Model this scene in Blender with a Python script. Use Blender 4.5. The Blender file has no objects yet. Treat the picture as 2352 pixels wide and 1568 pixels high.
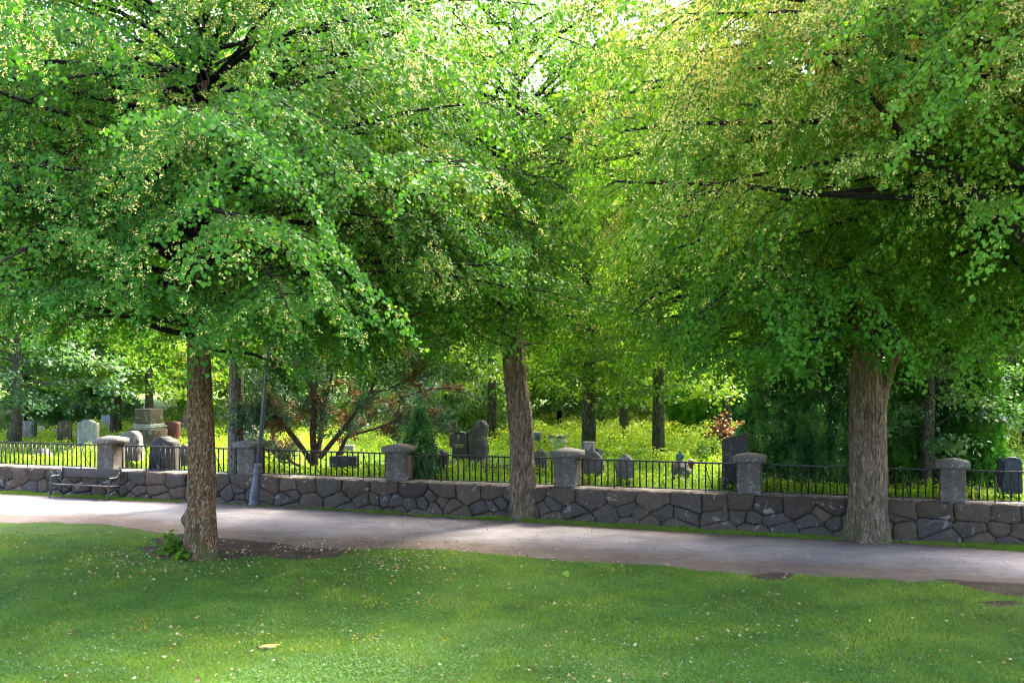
import bpy, bmesh, math, random
import numpy as np
from mathutils import Vector, Matrix, Quaternion
random.seed(7)
RS = np.random.RandomState(11)
SC = bpy.context.scene
COL = SC.collection
R = math.radians

# ------------------------------------------------------------------ camera
HC, F, VH = 4.15, 2500.0, 825.0          # eye height, focal length and horizon row for a 2352 x 1568 frame
cd = bpy.data.cameras.new('camera')
cam = bpy.data.objects.new('camera', cd); COL.objects.link(cam)
cam.location = (0, 0, HC); cam.rotation_euler = (R(90), 0, 0)
cd.sensor_width = 36; cd.lens = F / 2352 * 36; cd.shift_y = (VH - 784) / 2352
cd.clip_start = 0.2; cd.clip_end = 1000
SC.camera = cam

def gz(x): return -0.0055 * x            # the park ground falls a little to the right
def W(u, v, y): return Vector(((u - 1176) * y / F, y, HC - (v - VH) * y / F))
def G(u, v):
    y = F * HC / (v - VH)
    for _ in range(4):
        x = (u - 1176) * y / F
        y = F * (HC - gz(x)) / (v - VH)
    return np.array(((u - 1176) * y / F, y))

# ------------------------------------------------------------------ numpy helpers
_T = RS.rand(64, 64, 64).astype(np.float32)
def vn(p):
    p = np.asarray(p, dtype=np.float64)
    i = np.floor(p).astype(int); f = p - i; f = f * f * (3 - 2 * f)
    def g(a, b, c): return _T[(i[:, 0] + a) & 63, (i[:, 1] + b) & 63, (i[:, 2] + c) & 63]
    x0 = g(0,0,0)*(1-f[:,0])+g(1,0,0)*f[:,0]; x1 = g(0,1,0)*(1-f[:,0])+g(1,1,0)*f[:,0]
    x2 = g(0,0,1)*(1-f[:,0])+g(1,0,1)*f[:,0]; x3 = g(0,1,1)*(1-f[:,0])+g(1,1,1)*f[:,0]
    y0 = x0*(1-f[:,1])+x1*f[:,1]; y1 = x2*(1-f[:,1])+x3*f[:,1]
    return y0*(1-f[:,2])+y1*f[:,2]
def fbm(p, o=3):
    p = np.asarray(p, float); a, s, t = 0.5, 0, 0
    for k in range(o):
        s = s + a * vn(p * 2 ** k + 17.3 * k); t += a; a *= .5
    return s / t
def unit(a): return a / np.maximum(np.linalg.norm(a, axis=-1, keepdims=True), 1e-9)

def mesh_from(name, V, quads=None, tris=None, tint=None, smooth=False, mats=None, midx=None):
    me = bpy.data.meshes.new(name)
    V = np.asarray(V, dtype=np.float32)
    idx, starts, n = [], [], 0
    if quads is not None and len(quads):
        q = np.asarray(quads, dtype=np.int32); idx.append(q.ravel()); starts.append(n + 4 * np.arange(len(q))); n += q.size
    if tris is not None and len(tris):
        t = np.asarray(tris, dtype=np.int32); idx.append(t.ravel()); starts.append(n + 3 * np.arange(len(t))); n += t.size
    idx = np.concatenate(idx); starts = np.concatenate(starts).astype(np.int32)
    me.vertices.add(len(V)); me.vertices.foreach_set('co', V.ravel())
    me.loops.add(len(idx)); me.loops.foreach_set('vertex_index', idx)
    me.polygons.add(len(starts)); me.polygons.foreach_set('loop_start', starts)
    if smooth: me.polygons.foreach_set('use_smooth', np.ones(len(starts), dtype=bool))
    if tint is not None:
        me.attributes.new('tint', 'FLOAT', 'FACE').data.foreach_set('value', np.asarray(tint, dtype=np.float32))
    me.update(calc_edges=True)
    return me

class MB:
    def __init__(s): s.v, s.q, s.t, s.qt, s.tt, s.n = [], [], [], [], [], 0
    def add(s, V, q=None, t=None, tint=.5):
        V = np.asarray(V, float).reshape(-1, 3)
        if q is not None and len(q):
            q = np.asarray(q); s.q.append(q + s.n); s.qt.append(np.full(len(q), tint) if np.isscalar(tint) else tint)
        if t is not None and len(t):
            t = np.asarray(t); s.t.append(t + s.n); s.tt.append(np.full(len(t), tint) if np.isscalar(tint) else tint)
        s.v.append(V); s.n += len(V)
    def mesh(s, name, smooth=False):
        q = np.concatenate(s.q) if s.q else None; t = np.concatenate(s.t) if s.t else None
        tint = np.concatenate(s.qt + s.tt)
        return mesh_from(name, np.concatenate(s.v), q, t, tint, smooth)
    def obj(s, name, mat, parent=None, smooth=False):
        return link(name, s.mesh(name, smooth), mat, parent)
    def box(s, x0, x1, y0, y1, z0, z1, M=None, tint=.5, bev=0.0):
        b = bev
        if b > 0:
            xs = [x0, x0+b, x1-b, x1]; V = []; 
            bm = bmesh.new(); bmesh.ops.create_cube(bm, size=1)
            for v in bm.verts: v.co = Vector(((x0+x1)/2 + v.co.x*(x1-x0), (y0+y1)/2 + v.co.y*(y1-y0), (z0+z1)/2 + v.co.z*(z1-z0)))
            bmesh.ops.bevel(bm, geom=bm.edges[:] , offset=b, segments=2, affect='EDGES', profile=.5)
            s.bm(bm, M, tint); return
        V = np.array([(x, y, z) for z in (z0, z1) for y in (y0, y1) for x in (x0, x1)], float)
        q = [(0,2,3,1),(4,5,7,6),(0,1,5,4),(2,6,7,3),(0,4,6,2),(1,3,7,5)]
        if M is not None: V = V @ np.array(M.to_3x3()).T + np.array(M.translation)
        s.add(V, q, None, tint)
    def bm(s, bm, M=None, tint=.5):
        bmesh.ops.triangulate(bm, faces=bm.faces[:]); bm.verts.index_update()
        V = np.array([v.co[:] for v in bm.verts]); t = [[v.index for v in f.verts] for f in bm.faces]
        if M is not None: V = V @ np.array(M.to_3x3()).T + np.array(M.translation)
        s.add(V, None, t, tint); bm.free()
    def tube(s, pts, rad, sides=6, tint=.5, cap=True, squash=None):
        V, q, t = tube_arr(np.asarray(pts, float), np.asarray(rad, float) if not np.isscalar(rad) else np.full(len(pts), rad), sides)
        s.add(V, q, t if cap else None, tint)
    def lathe(s, prof, sides=24, M=None, tint=.5):
        a = np.linspace(0, 2*np.pi, sides, endpoint=False)
        V = np.concatenate([np.stack([r*np.cos(a), r*np.sin(a), np.full(sides, z)], 1) for r, z in prof])
        if M is not None: V = V @ np.array(M.to_3x3()).T + np.array(M.translation)
        n = len(prof); q = []
        for i in range(n-1):
            for k in range(sides):
                k2 = (k+1) % sides; q.append((i*sides+k, i*sides+k2, (i+1)*sides+k2, (i+1)*sides+k))
        s.add(V, q, None, tint)

def frames(P):
    T = np.gradient(P, axis=0); T = unit(T)
    ref = np.array([0., 1., 0.]) if abs(T[0][1]) < .8 else np.array([1., 0., 0.])
    A = unit(np.cross(T, np.broadcast_to(ref, T.shape))); B = np.cross(T, A)
    return T, A, B
def tube_arr(P, rad, sides):
    T, A, B = frames(P); n = len(P)
    a = np.linspace(0, 2*np.pi, sides, endpoint=False)
    V = (P[:, None, :] + rad[:, None, None] * (A[:, None, :]*np.cos(a)[None, :, None] + B[:, None, :]*np.sin(a)[None, :, None])).reshape(-1, 3)
    i = np.arange(n-1)[:, None]*sides; k = np.arange(sides)[None, :]; k2 = (k+1) % sides
    q = np.stack([i+k, i+k2, i+sides+k2, i+sides+k], -1).reshape(-1, 4)
    c0, c1 = len(V), len(V)+1
    V = np.concatenate([V, P[:1], P[-1:]])
    t = [(c0, (k+1) % sides, k) for k in range(sides)] + [(c1, (n-1)*sides+k, (n-1)*sides+(k+1) % sides) for k in range(sides)]
    return V, q, t
def smooth_path(pts, n):
    P = np.asarray(pts, float); m = len(P)
    t = np.linspace(0, m-1, n); i = np.clip(t.astype(int), 0, m-2); f = (t-i)[:, None]
    def g(k): return P[np.clip(k, 0, m-1)]
    p0, p1, p2, p3 = g(i-1), g(i), g(i+1), g(i+2)
    return .5*((2*p1)+(-p0+p2)*f+(2*p0-5*p1+4*p2-p3)*f**2+(-p0+3*p1-3*p2+p3)*f**3)

# ------------------------------------------------------------------ objects
def link(name, me, mat=None, parent=None):
    o = bpy.data.objects.new(name, me); COL.objects.link(o)
    if mat is not None: me.materials.append(mat)
    if parent is not None: o.parent = parent
    return o
def tag(o, label=None, cat=None, group=None, kind=None):
    if label: o['label'] = label
    if cat: o['category'] = cat
    if group: o['group'] = group
    if kind: o['kind'] = kind
    return o
def thing(name, label, cat, loc=(0, 0, 0), rz=0., group=None):
    o = bpy.data.objects.new(name, None); COL.objects.link(o)
    o.location = loc; o.rotation_euler = (0, 0, rz); o.empty_display_size = .1
    return tag(o, label, cat, group)

# ------------------------------------------------------------------ materials
class N:
    def __init__(s, name):
        s.m = bpy.data.materials.new(name); s.m.use_nodes = True; s.t = s.m.node_tree; s.t.nodes.clear()
        s.out = s.t.nodes.new('ShaderNodeOutputMaterial')
    def n(s, typ, **kw):
        d = s.t.nodes.new('ShaderNode' + typ)
        for k, v in kw.items():
            if hasattr(d, k) and not k[0].isupper(): setattr(d, k, v)
        return d
    def l(s, a, b): s.t.links.new(a, b)
    def coord(s, scale=(1, 1, 1), kind='Object'):
        c = s.n('TexCoord'); mp = s.n('Mapping'); mp.inputs['Scale'].default_value = scale
        s.l(c.outputs[kind], mp.inputs['Vector']); return mp.outputs['Vector']
    def noise(s, vec, scale, detail=4, rough=.6, dist=0):
        d = s.n('TexNoise'); d.inputs['Scale'].default_value = scale; d.inputs['Detail'].default_value = detail
        d.inputs['Roughness'].default_value = rough; d.inputs['Distortion'].default_value = dist
        s.l(vec, d.inputs['Vector']); return d.outputs['Fac']
    def voro(s, vec, scale, feature='F1', out='Distance', rnd=1.0):
        d = s.n('TexVoronoi'); d.feature = feature; d.inputs['Scale'].default_value = scale; d.inputs['Randomness'].default_value = rnd
        s.l(vec, d.inputs['Vector']); return d.outputs[out]
    def ramp(s, fac, stops, interp='LINEAR'):
        d = s.n('ValToRGB'); d.color_ramp.interpolation = interp
        e = d.color_ramp.elements
        while len(e) > 1: e.remove(e[-1])
        for i, (p, c) in enumerate(stops):
            x = e[0] if i == 0 else e.new(p)
            x.position = p; c = (c, c, c) if not hasattr(c, '__len__') else c; x.color = (*c[:3], 1)
        s.l(fac, d.inputs['Fac']); return d.outputs['Color']
    def mix(s, fac, a, b, mode='MIX'):
        d = s.n('Mix'); d.data_type = 'RGBA'; d.blend_type = mode
        for sock, val in ((d.inputs[0], fac), (d.inputs[6], a), (d.inputs[7], b)):
            if hasattr(val, 'is_linked'): s.l(val, sock)
            elif hasattr(val, '__len__'): sock.default_value = (*val[:3], 1)
            else: sock.default_value = val
        return d.outputs[2]
    def math(s, op, a, b=0.0):
        d = s.n('Math'); d.operation = op
        for sock, val in ((d.inputs[0], a), (d.inputs[1], b)):
            if hasattr(val, 'is_linked'): s.l(val, sock)
            else: sock.default_value = val
        return d.outputs[0]
    def attr(s, name='tint'):
        d = s.n('Attribute'); d.attribute_name = name; return d.outputs['Fac']
    def bump(s, h, strength=.5, dist=.02):
        d = s.n('Bump'); d.inputs['Strength'].default_value = strength; d.inputs['Distance'].default_value = dist
        s.l(h, d.inputs['Height']); return d.outputs['Normal']
    def bsdf(s, col, rough=.8, spec=.3, normal=None, metal=0.):
        d = s.n('BsdfPrincipled')
        for nm, val in (('Base Color', col), ('Roughness', rough), ('Specular IOR Level', spec), ('Metallic', metal)):
            if hasattr(val, 'is_linked'): s.l(val, d.inputs[nm])
            elif hasattr(val, '__len__'): d.inputs[nm].default_value = (*val[:3], 1)
            else: d.inputs[nm].default_value = val
        if normal is not None: s.l(normal, d.inputs['Normal'])
        s.d = d; return d.outputs['BSDF']
    def done(s, sh): s.l(sh, s.out.inputs['Surface']); return s.m

def leaf_mat(name, stops, trans, tfac=.4, rough=.45, spec=.4):
    m = N(name); a = m.attr()
    col = m.ramp(a, stops)
    tc = m.mix(1.0, col, trans, 'MULTIPLY')
    d = m.bsdf(col, rough, spec)
    t = m.n('BsdfTranslucent'); m.l(tc, t.inputs['Color'])
    x = m.n('MixShader'); x.inputs[0].default_value = tfac
    m.l(d, x.inputs[1]); m.l(t.outputs[0], x.inputs[2])
    return m.done(x.outputs[0])

def stone_mat(name, base, var=.35, speck=.5, lichen=0.0, rough=.85, spec=.25, bumpd=.012, lcol=(.42, .42, .38), scale=1.0, streak=0.0):
    m = N(name); v = m.coord((scale,)*3)
    n1 = m.noise(v, 2.2, 5, .65); n2 = m.noise(v, 55, 3, .7); n3 = m.noise(v, 14, 4, .6)
    lo = [c*(1-var) for c in base]; hi = [min(1, c*(1+var)) for c in base]
    c = m.ramp(n1, [(.3, lo), (.7, hi)])
    c = m.mix(speck, c, m.ramp(n2, [(.35, .12), (.5, .5), (.68, .95)]), 'OVERLAY')
    c = m.mix(.3, c, m.ramp(n3, [(.3, .25), (.7, .75)]), 'OVERLAY')
    if streak > 0:
        sv = m.coord((6, 6, .35)); c = m.mix(streak, c, m.ramp(m.noise(sv, 2.0, 4), [(.4, .15), (.65, .6)]), 'OVERLAY')
    if lichen > 0:
        ln = m.noise(v, 5.0, 2, .5, .6); lm = m.ramp(ln, [(.60, 0.0), (.635, 1.0)])
        l2 = m.ramp(m.noise(v, 16.0, 2, .5, .4), [(.66, 0.0), (.69, 1.0)])
        mask = m.math('MULTIPLY', m.math('MAXIMUM', lm, l2), lichen)
        c = m.mix(mask, c, lcol)
    h = m.math('ADD', m.math('MULTIPLY', n2, .35), m.math('ADD', n3, n1))
    return m.done(m.bsdf(c, rough, spec, m.bump(h, .6, bumpd)))

def wall_mat():
    m = N('rubble_granite'); v = m.coord(); a = m.attr()
    c = m.ramp(a, [(0, (.032, .025, .020)), (.25, (.068, .048, .032)), (.45, (.050, .042, .036)), (.6, (.080, .058, .038)), (.8, (.056, .046, .038)), (1, (.050, .046, .042))])
    n1 = m.noise(v, 3.0, 5, .7); n2 = m.noise(v, 70, 3, .75); n3 = m.noise(v, 16, 4, .6)
    c = m.mix(.6, c, m.ramp(n1, [(.3, .3), (.7, .7)]), 'OVERLAY')
    c = m.mix(.75, c, m.ramp(n2, [(.35, .12), (.5, .5), (.66, .9)]), 'OVERLAY')
    c = m.mix(.35, c, m.ramp(n3, [(.3, .25), (.7, .75)]), 'OVERLAY')
    lm = m.ramp(m.noise(v, 3.6, 2, .45, .9), [(.655, 0.0), (.68, 1.0)])
    l2 = m.ramp(m.voro(v, 3.3), [(.085, 1.0), (.115, 0.0)])
    l3 = m.ramp(m.noise(v, 20.0, 1, .5, .4), [(.72, 0.0), (.75, 1.0)])
    mask = m.math('MULTIPLY', m.math('MAXIMUM', m.math('MAXIMUM', lm, l2), l3), m.ramp(m.noise(v, 11, 3), [(.3, .25), (.6, .85)]))
    c = m.mix(mask, c, (.18, .175, .168))
    h = m.math('ADD', m.math('MULTIPLY', n2, .3), m.math('ADD', m.math('MULTIPLY', n3, .8), n1))
    return m.done(m.bsdf(c, .85, .25, m.bump(h, .8, .03)))

def bark_mat(name, lo, hi, moss=0., patch=0., vs=1.):
    m = N(name); v = m.coord((1, 1, .22)); vv = m.coord()
    n1 = m.noise(v, 16*vs, 5, .7, 1.2); n2 = m.noise(vv, 2.0, 4, .6); n3 = m.noise(vv, 60, 3, .7)
    c = m.ramp(n1, [(.33, [x*.35 for x in lo]), (.47, lo), (.66, hi)])
    c = m.mix(.5, c, m.ramp(n3, [(.3, .2), (.7, .8)]), 'OVERLAY')
    c = m.mix(.5, c, m.ramp(n2, [(.3, .25), (.7, .75)]), 'OVERLAY')
    if patch:
        pm = m.ramp(m.noise(m.coord((1, 1, .5)), 26, 3, .6, .3), [(.56, 0.0), (.6, 1.0)])
        c = m.mix(m.math('MULTIPLY', pm, patch), c, (.33, .29, .225))
    if moss:
        sp = m.n('SeparateXYZ'); tc = m.n('TexCoord'); m.l(tc.outputs['Object'], sp.inputs[0])
        hz = m.ramp(m.math('MULTIPLY', sp.outputs[2], .4), [(.0, 1.0), (.42, 0.12), (1, .05)])
        mm = m.math('MULTIPLY', m.ramp(m.noise(vv, 4, 4), [(.45, 0.0), (.62, 1.0)]), m.math('MULTIPLY', hz, moss))
        c = m.mix(mm, c, (.055, .065, .018))
    h = m.math('ADD', n1, m.math('MULTIPLY', n3, .3))
    return m.done(m.bsdf(c, .9, .15, m.bump(h, .9, .05)))

def plain_mat(name, col, rough=.6, spec=.4, metal=0., var=.3, scale=8, bumpd=.004):
    m = N(name); v = m.coord(); n = m.noise(v, scale, 5, .65)
    c = m.mix(var, col, m.ramp(n, [(.3, .15), (.7, .85)]), 'OVERLAY')
    return m.done(m.bsdf(c, rough, spec, m.bump(n, .4, bumpd), metal))

M = {}
lin_lo, lin_mid = (.020, .065, .014), (.045, .125, .022)
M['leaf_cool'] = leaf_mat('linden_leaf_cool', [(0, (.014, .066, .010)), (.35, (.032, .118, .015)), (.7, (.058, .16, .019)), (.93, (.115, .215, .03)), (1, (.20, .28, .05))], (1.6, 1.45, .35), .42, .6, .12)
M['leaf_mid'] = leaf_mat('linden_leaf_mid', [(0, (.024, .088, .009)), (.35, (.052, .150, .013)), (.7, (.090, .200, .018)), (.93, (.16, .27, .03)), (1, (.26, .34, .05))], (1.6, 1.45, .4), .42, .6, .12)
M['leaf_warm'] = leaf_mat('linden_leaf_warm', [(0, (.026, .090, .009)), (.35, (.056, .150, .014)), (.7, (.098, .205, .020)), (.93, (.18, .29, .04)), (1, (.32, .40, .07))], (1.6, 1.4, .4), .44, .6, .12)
M['blossom'] = leaf_mat('linden_blossom', [(0, (.55, .45, .13)), (.5, (.74, .64, .24)), (1, (.50, .58, .16))], (1.1, 1.1, .8), .3, .7, .2)
M['leaf_far'] = leaf_mat('woodland_leaf', [(0, (.028, .09, .012)), (.5, (.065, .165, .018)), (1, (.13, .25, .028))], (1.6, 1.5, .4), .45, .5, .3)
M['leaf_bright'] = leaf_mat('maple_leaf_bright', [(0, (.06, .14, .018)), (.5, (.12, .24, .025)), (1, (.22, .33, .04))], (1.5, 1.4, .35), .5, .5, .3)
M['leaf_blue'] = leaf_mat('elm_leaf_bluish', [(0, (.025, .075, .03)), (.5, (.05, .13, .045)), (1, (.10, .20, .07))], (1.4, 1.4, .5), .4, .5, .4)
M['thuja'] = leaf_mat('thuja_scale', [(0, (.022, .080, .022)), (.5, (.055, .165, .042)), (1, (.125, .28, .07))], (1.2, 1.4, .5), .2, .6, .25)
M['thuja_bright'] = leaf_mat('thuja_bright_scale', [(0, (.03, .11, .014)), (.5, (.06, .19, .022)), (1, (.12, .28, .035))], (1.3, 1.5, .4), .3, .6, .25)
M['juniper'] = leaf_mat('juniper_needle', [(0, (.03, .07, .04)), (.5, (.06, .115, .065)), (1, (.10, .16, .09))], (1.2, 1.3, .6), .25, .6, .25)
M['juniper_brown'] = leaf_mat('juniper_dead_needle', [(0, (.07, .045, .022)), (.5, (.13, .085, .042)), (1, (.20, .14, .07))], (1.3, 1.0, .5), .3, .7, .2)
M['larch'] = leaf_mat('larch_needle', [(0, (.05, .12, .04)), (.5, (.10, .20, .06)), (1, (.20, .30, .08))], (1.4, 1.4, .5), .45, .6, .2)
M['copper'] = leaf_mat('copper_leaf', [(0, (.09, .035, .02)), (.5, (.17, .075, .04)), (1, (.24, .15, .085))], (1.3, 1.0, .6), .4, .5, .3)
M['meadow'] = leaf_mat('meadow_leaf', [(0, (.075, .17, .008)), (.4, (.155, .30, .012)), (.8, (.27, .40, .022)), (1, (.44, .50, .10))], (1.5, 1.4, .3), .45, .5, .25)
M['blade'] = leaf_mat('grass_blade', [(0, (.060, .130, .012)), (.4, (.112, .215, .018)), (.75, (.165, .27, .024)), (.92, (.23, .30, .035)), (1, (.35, .32, .11))], (1.4, 1.4, .4), .35, .5, .3)
M['clover'] = leaf_mat('clover_leaf', [(0, (.04, .115, .024)), (.5, (.068, .18, .036)), (1, (.105, .235, .05))], (1.3, 1.4, .5), .3, .5, .3)
M['litter'] = leaf_mat('dry_leaf', [(0, (.19, .09, .045)), (.35, (.32, .20, .10)), (.7, (.40, .32, .16)), (1, (.46, .42, .26))], (1.1, .9, .6), .2, .7, .2)
M['buttercup'] = leaf_mat('buttercup_petal', [(0, (.45, .27, .006)), (1, (.52, .37, .01))], (1, 1, .3), .3, .5, .3)
M['white_flower'] = leaf_mat('clover_flower', [(0, (.32, .31, .28)), (1, (.45, .45, .42))], (1, 1, 1), .3, .7, .2)
M['wall'] = wall_mat()
M['coping'] = stone_mat('coping_granite', (.15, .128, .108), .3, .55, .5, lcol=(.38, .36, .33), bumpd=.02)
M['core'] = plain_mat('wall_core', (.050, .040, .032), .95, .1)
M['pillar'] = stone_mat('pillar_granite', (.092, .077, .065), .25, .75, .18, bumpd=.015, streak=.25)
M['pillar_cap'] = stone_mat('pillar_cap_granite', (.105, .093, .082), .22, .7, .3, bumpd=.012)
M['iron'] = plain_mat('painted_iron', (.009, .007, .006), .5, .4, 0, .5, 30)
M['bark'] = bark_mat('linden_bark', (.105, .074, .052), (.29, .215, .16), .8)
M['bark_left'] = bark_mat('mossy_linden_bark', (.10, .048, .022), (.27, .16, .09), 1.0, .65, 1.1)
M['bark_dark'] = bark_mat('limb_bark', (.014, .011, .009), (.035, .028, .023))
M['bark_grey'] = bark_mat('speckled_bark', (.065, .055, .046), (.20, .175, .15), 1.0, .5, 1.6)
M['bark_birch'] = bark_mat('dark_flaky_bark', (.05, .045, .038), (.17, .15, .12), .4, .35, 1.2)
M['bark_juniper'] = bark_mat('juniper_bark', (.06, .035, .025), (.16, .10, .07), 0, 0, 1.5)
M['bench_wood'] = plain_mat('weathered_bench_wood', (.040, .030, .026), .7, .3, 0, .6, 20)
M['bench_iron'] = plain_mat('bench_iron', (.014, .024, .026), .5, .45, 0, .4, 30)
M['lamp'] = plain_mat('lamp_paint', (.065, .068, .085), .5, .4, 0, .35, 12)
M['lamp_shade'] = plain_mat('lamp_shade_enamel', (.25, .26, .30), .4, .4, 0, .15, 8)
M['lamp_glass'] = plain_mat('lamp_glass', (.6, .62, .65), .2, .5, 0, .1, 8)
gold = plain_mat('gilt_letter', (.62, .42, .10), .45, .5, .4, .1, 10); M['gold'] = gold
M['pale_letter'] = plain_mat('pale_letter', (.55, .33, .24), .6, .3, 0, .1, 10)
M['st_grey'] = stone_mat('grey_granite', (.115, .107, .098), .3, .55, .35)
M['st_dark'] = stone_mat('dark_granite', (.042, .039, .036), .35, .7, .3, lcol=(.25, .25, .23))
M['st_brown'] = stone_mat('brown_stone', (.065, .05, .03), .35, .5, .2, streak=.4)
M['st_light'] = stone_mat('light_limestone', (.22, .215, .185), .25, .4, .2, streak=.35)
M['st_white'] = stone_mat('white_marble', (.40, .395, .39), .15, .25, .0, rough=.6)
M['st_blue'] = stone_mat('bluish_granite', (.16, .18, .21), .2, .45, .0, rough=.6)
M['st_red'] = stone_mat('red_granite', (.14, .05, .034), .25, .5, .1, rough=.6)
M['st_black'] = plain_mat('polished_black_granite', (.010, .010, .011), .25, .5, 0, .3, 40, .001)
M['st_blueblack'] = stone_mat('blue_black_granite', (.025, .033, .05), .4, .6, .12, rough=.45, lcol=(.2, .22, .25))
M['st_rough'] = stone_mat('rough_hewn_granite', (.11, .098, .088), .35, .6, .25, bumpd=.05)
M['bronze'] = plain_mat('verdigris_bronze', (.07, .14, .155), .6, .4, .2, .4, 12)
M['rust'] = plain_mat('rusty_box', (.20, .065, .025), .8, .2, 0, .5, 14)
M['peel'] = plain_mat('banana_skin', (.40, .25, .03), .6, .3, 0, .35, 30)
M['peel_pale'] = plain_mat('banana_skin_pith', (.38, .32, .17), .7, .2, 0, .35, 30)

def ground_mat():
    m = N('lawn_soil'); v = m.coord()
    n1 = m.noise(v, .8, 4); n2 = m.noise(v, 25, 4, .7); n3 = m.noise(v, 120, 2, .7)
    c = m.ramp(n1, [(.35, (.045, .08, .016)), (.6, (.06, .105, .02))])
    c = m.mix(.6, c, m.ramp(n2, [(.3, .2), (.7, .8)]), 'OVERLAY')
    return m.done(m.bsdf(c, .95, .1, m.bump(m.math('ADD', n2, n3), .7, .03)))
def soil_mat():
    m = N('bare_soil'); v = m.coord()
    n1 = m.noise(v, 1.5, 4); n2 = m.noise(v, 40, 4, .7); n3 = m.noise(v, 160, 2, .7)
    c = m.ramp(n1, [(.35, (.055, .036, .027)), (.65, (.10, .070, .052))])
    c = m.mix(.8, c, m.ramp(n2, [(.3, .15), (.7, .85)]), 'OVERLAY')
    c = m.mix(m.ramp(n3, [(.66, 0.), (.7, .7)]), c, (.27, .19, .12))
    return m.done(m.bsdf(c, .95, .1, m.bump(m.math('ADD', n2, n3), .9, .03)))
def road_mat():
    m = N('gravel'); v = m.coord()
    at = m.attr('tint')                       # 0 at the edges of the path, 1 on the worn middle
    n0 = m.noise(m.coord((.25, 1.2, 1)), 1.4, 4); n1 = m.noise(v, 1.1, 5, .65); n2 = m.noise(v, 45, 4, .75); n3 = m.noise(v, 170, 2, .8)
    w = m.math('ADD', at, m.math('MULTIPLY', m.math('SUBTRACT', n0, .5), .9))
    c = m.ramp(w, [(.05, (.115, .085, .070)), (.35, (.140, .122, .124)), (.75, (.175, .158, .166)), (1, (.20, .182, .192))])
    c = m.mix(.5, c, m.ramp(n1, [(.3, .3), (.7, .7)]), 'OVERLAY')
    c = m.mix(.55, c, m.ramp(n2, [(.35, .15), (.65, .85)]), 'OVERLAY')
    c = m.mix(.3, c, m.ramp(n3, [(.35, .1), (.65, .9)]), 'OVERLAY')
    c = m.mix(.45, c, m.ramp(m.noise(m.coord((.5, 2.2, 1)), 6, 4, .7), [(.3, .2), (.7, .8)]), 'OVERLAY')
    return m.done(m.bsdf(c, .9, .2, m.bump(m.math('ADD', n2, n3), .4, .008)))
def cem_mat():
    m = N('cemetery_soil'); v = m.coord(); n1 = m.noise(v, .6, 4); n2 = m.noise(v, 12, 4, .7)
    c = m.ramp(n1, [(.35, (.06, .12, .012)), (.65, (.09, .17, .016))])
    c = m.mix(.6, c, m.ramp(n2, [(.3, .2), (.7, .8)]), 'OVERLAY')
    return m.done(m.bsdf(c, .95, .1, m.bump(n2, .7, .05)))

# ------------------------------------------------------------------ wall line in plan
P1, P2 = np.array([-14.17, 32.9]), np.array([11.04, 24.56])
D2 = unit((P2 - P1)[None])[0]; B2 = np.array([-D2[1], D2[0]])       # along the wall, and towards its back
PSI = math.atan2(D2[1], D2[0])                                       # about -18 degrees
ZT, WT = .87, .88                                                    # wall top and thickness
def wp(t, off): return P1 + D2*t + B2*off
def t_at(u, off):
    k = (u - 1176)/F; a = P1 + B2*off
    return (k*a[1] - a[0])/(D2[0] - k*D2[1])
WM = Matrix.Translation((P1[0], P1[1], 0)) @ Matrix.Rotation(PSI, 4, 'Z')   # wall frame: x along, y back, z up
def to_wall(xy):
    d = np.asarray(xy) - P1
    return d @ D2, d @ B2

# ------------------------------------------------------------------ ground
def edge_poly(pts, n=420, wob=.0, seed=0):
    pts = np.array([G(u, v) for u, v in pts])
    x = np.linspace(pts[0, 0], pts[-1, 0], n); y = np.interp(x, pts[:, 0], pts[:, 1])
    y = y + wob*(fbm(np.stack([x*1.3, np.full(n, seed), np.zeros(n)], 1)) - .5) + wob*.6*(fbm(np.stack([x*6, np.full(n, seed+5.), np.zeros(n)], 1)) - .5)
    return x, y
lawn_px = [(-500, 1190), (0, 1198), (200, 1202), (330, 1214), (420, 1232), (520, 1242), (620, 1254), (700, 1266), (800, 1262), (950, 1258), (1150, 1275), (1300, 1288), (1500, 1299), (1700, 1318), (1800, 1324), (1950, 1324), (2150, 1336), (2352, 1350), (2900, 1385)]
LX, LY = edge_poly(lawn_px, wob=.5, seed=3.)
verge_px = [(-500, 1118), (0, 1134), (110, 1139), (300, 1150), (450, 1152), (560, 1157), (800, 1172), (944, 1183), (1230, 1199), (1476, 1215), (1776, 1232), (2050, 1246), (2352, 1266), (2900, 1298)]
VX, VY = edge_poly(verge_px, wob=.22, seed=9.)
def lawn_y(x): return np.interp(x, LX, LY)
def verge_y(x): return np.interp(x, VX, VY)

# park ground: one sheet in front of the wall out to the distance behind the camera
gv, gq = [], []
def sheet(name, xs, ylo, yhi, z, ny, mat, tintf=None):
    """grid between two y-curves"""
    xs = np.asarray(xs); V, T = [], []
    for j in range(ny+1):
        f = j/ny; y = ylo(xs)*(1-f) + yhi(xs)*f
        V.append(np.stack([xs, y, z(xs, y, f)], 1))
    V = np.concatenate(V); n = len(xs)
    i = np.arange(ny)[:, None]*n; k = np.arange(n-1)[None, :]
    q = np.stack([i+k, i+k+1, i+n+k+1, i+n+k], -1).reshape(-1, 4)
    tint = None
    if tintf is not None:
        tint = np.repeat(tintf((np.arange(ny)+.5)/ny), n-1)
    return link(name, mesh_from(name, V, q, None, tint, True), mat)
wy = lambda x: P1[1] + (x - P1[0])*D2[1]/D2[0]
xs = np.concatenate([[-300, -120], np.linspace(-60, 60, 241), [120, 300]])
g = sheet('lawn_ground', xs, lambda x: np.full_like(x, -200.), lambda x: wy(x) + .3, lambda x, y, f: gz(x)*np.ones_like(f), 40, ground_mat())
tag(g, kind='structure')
xr = LX
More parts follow.
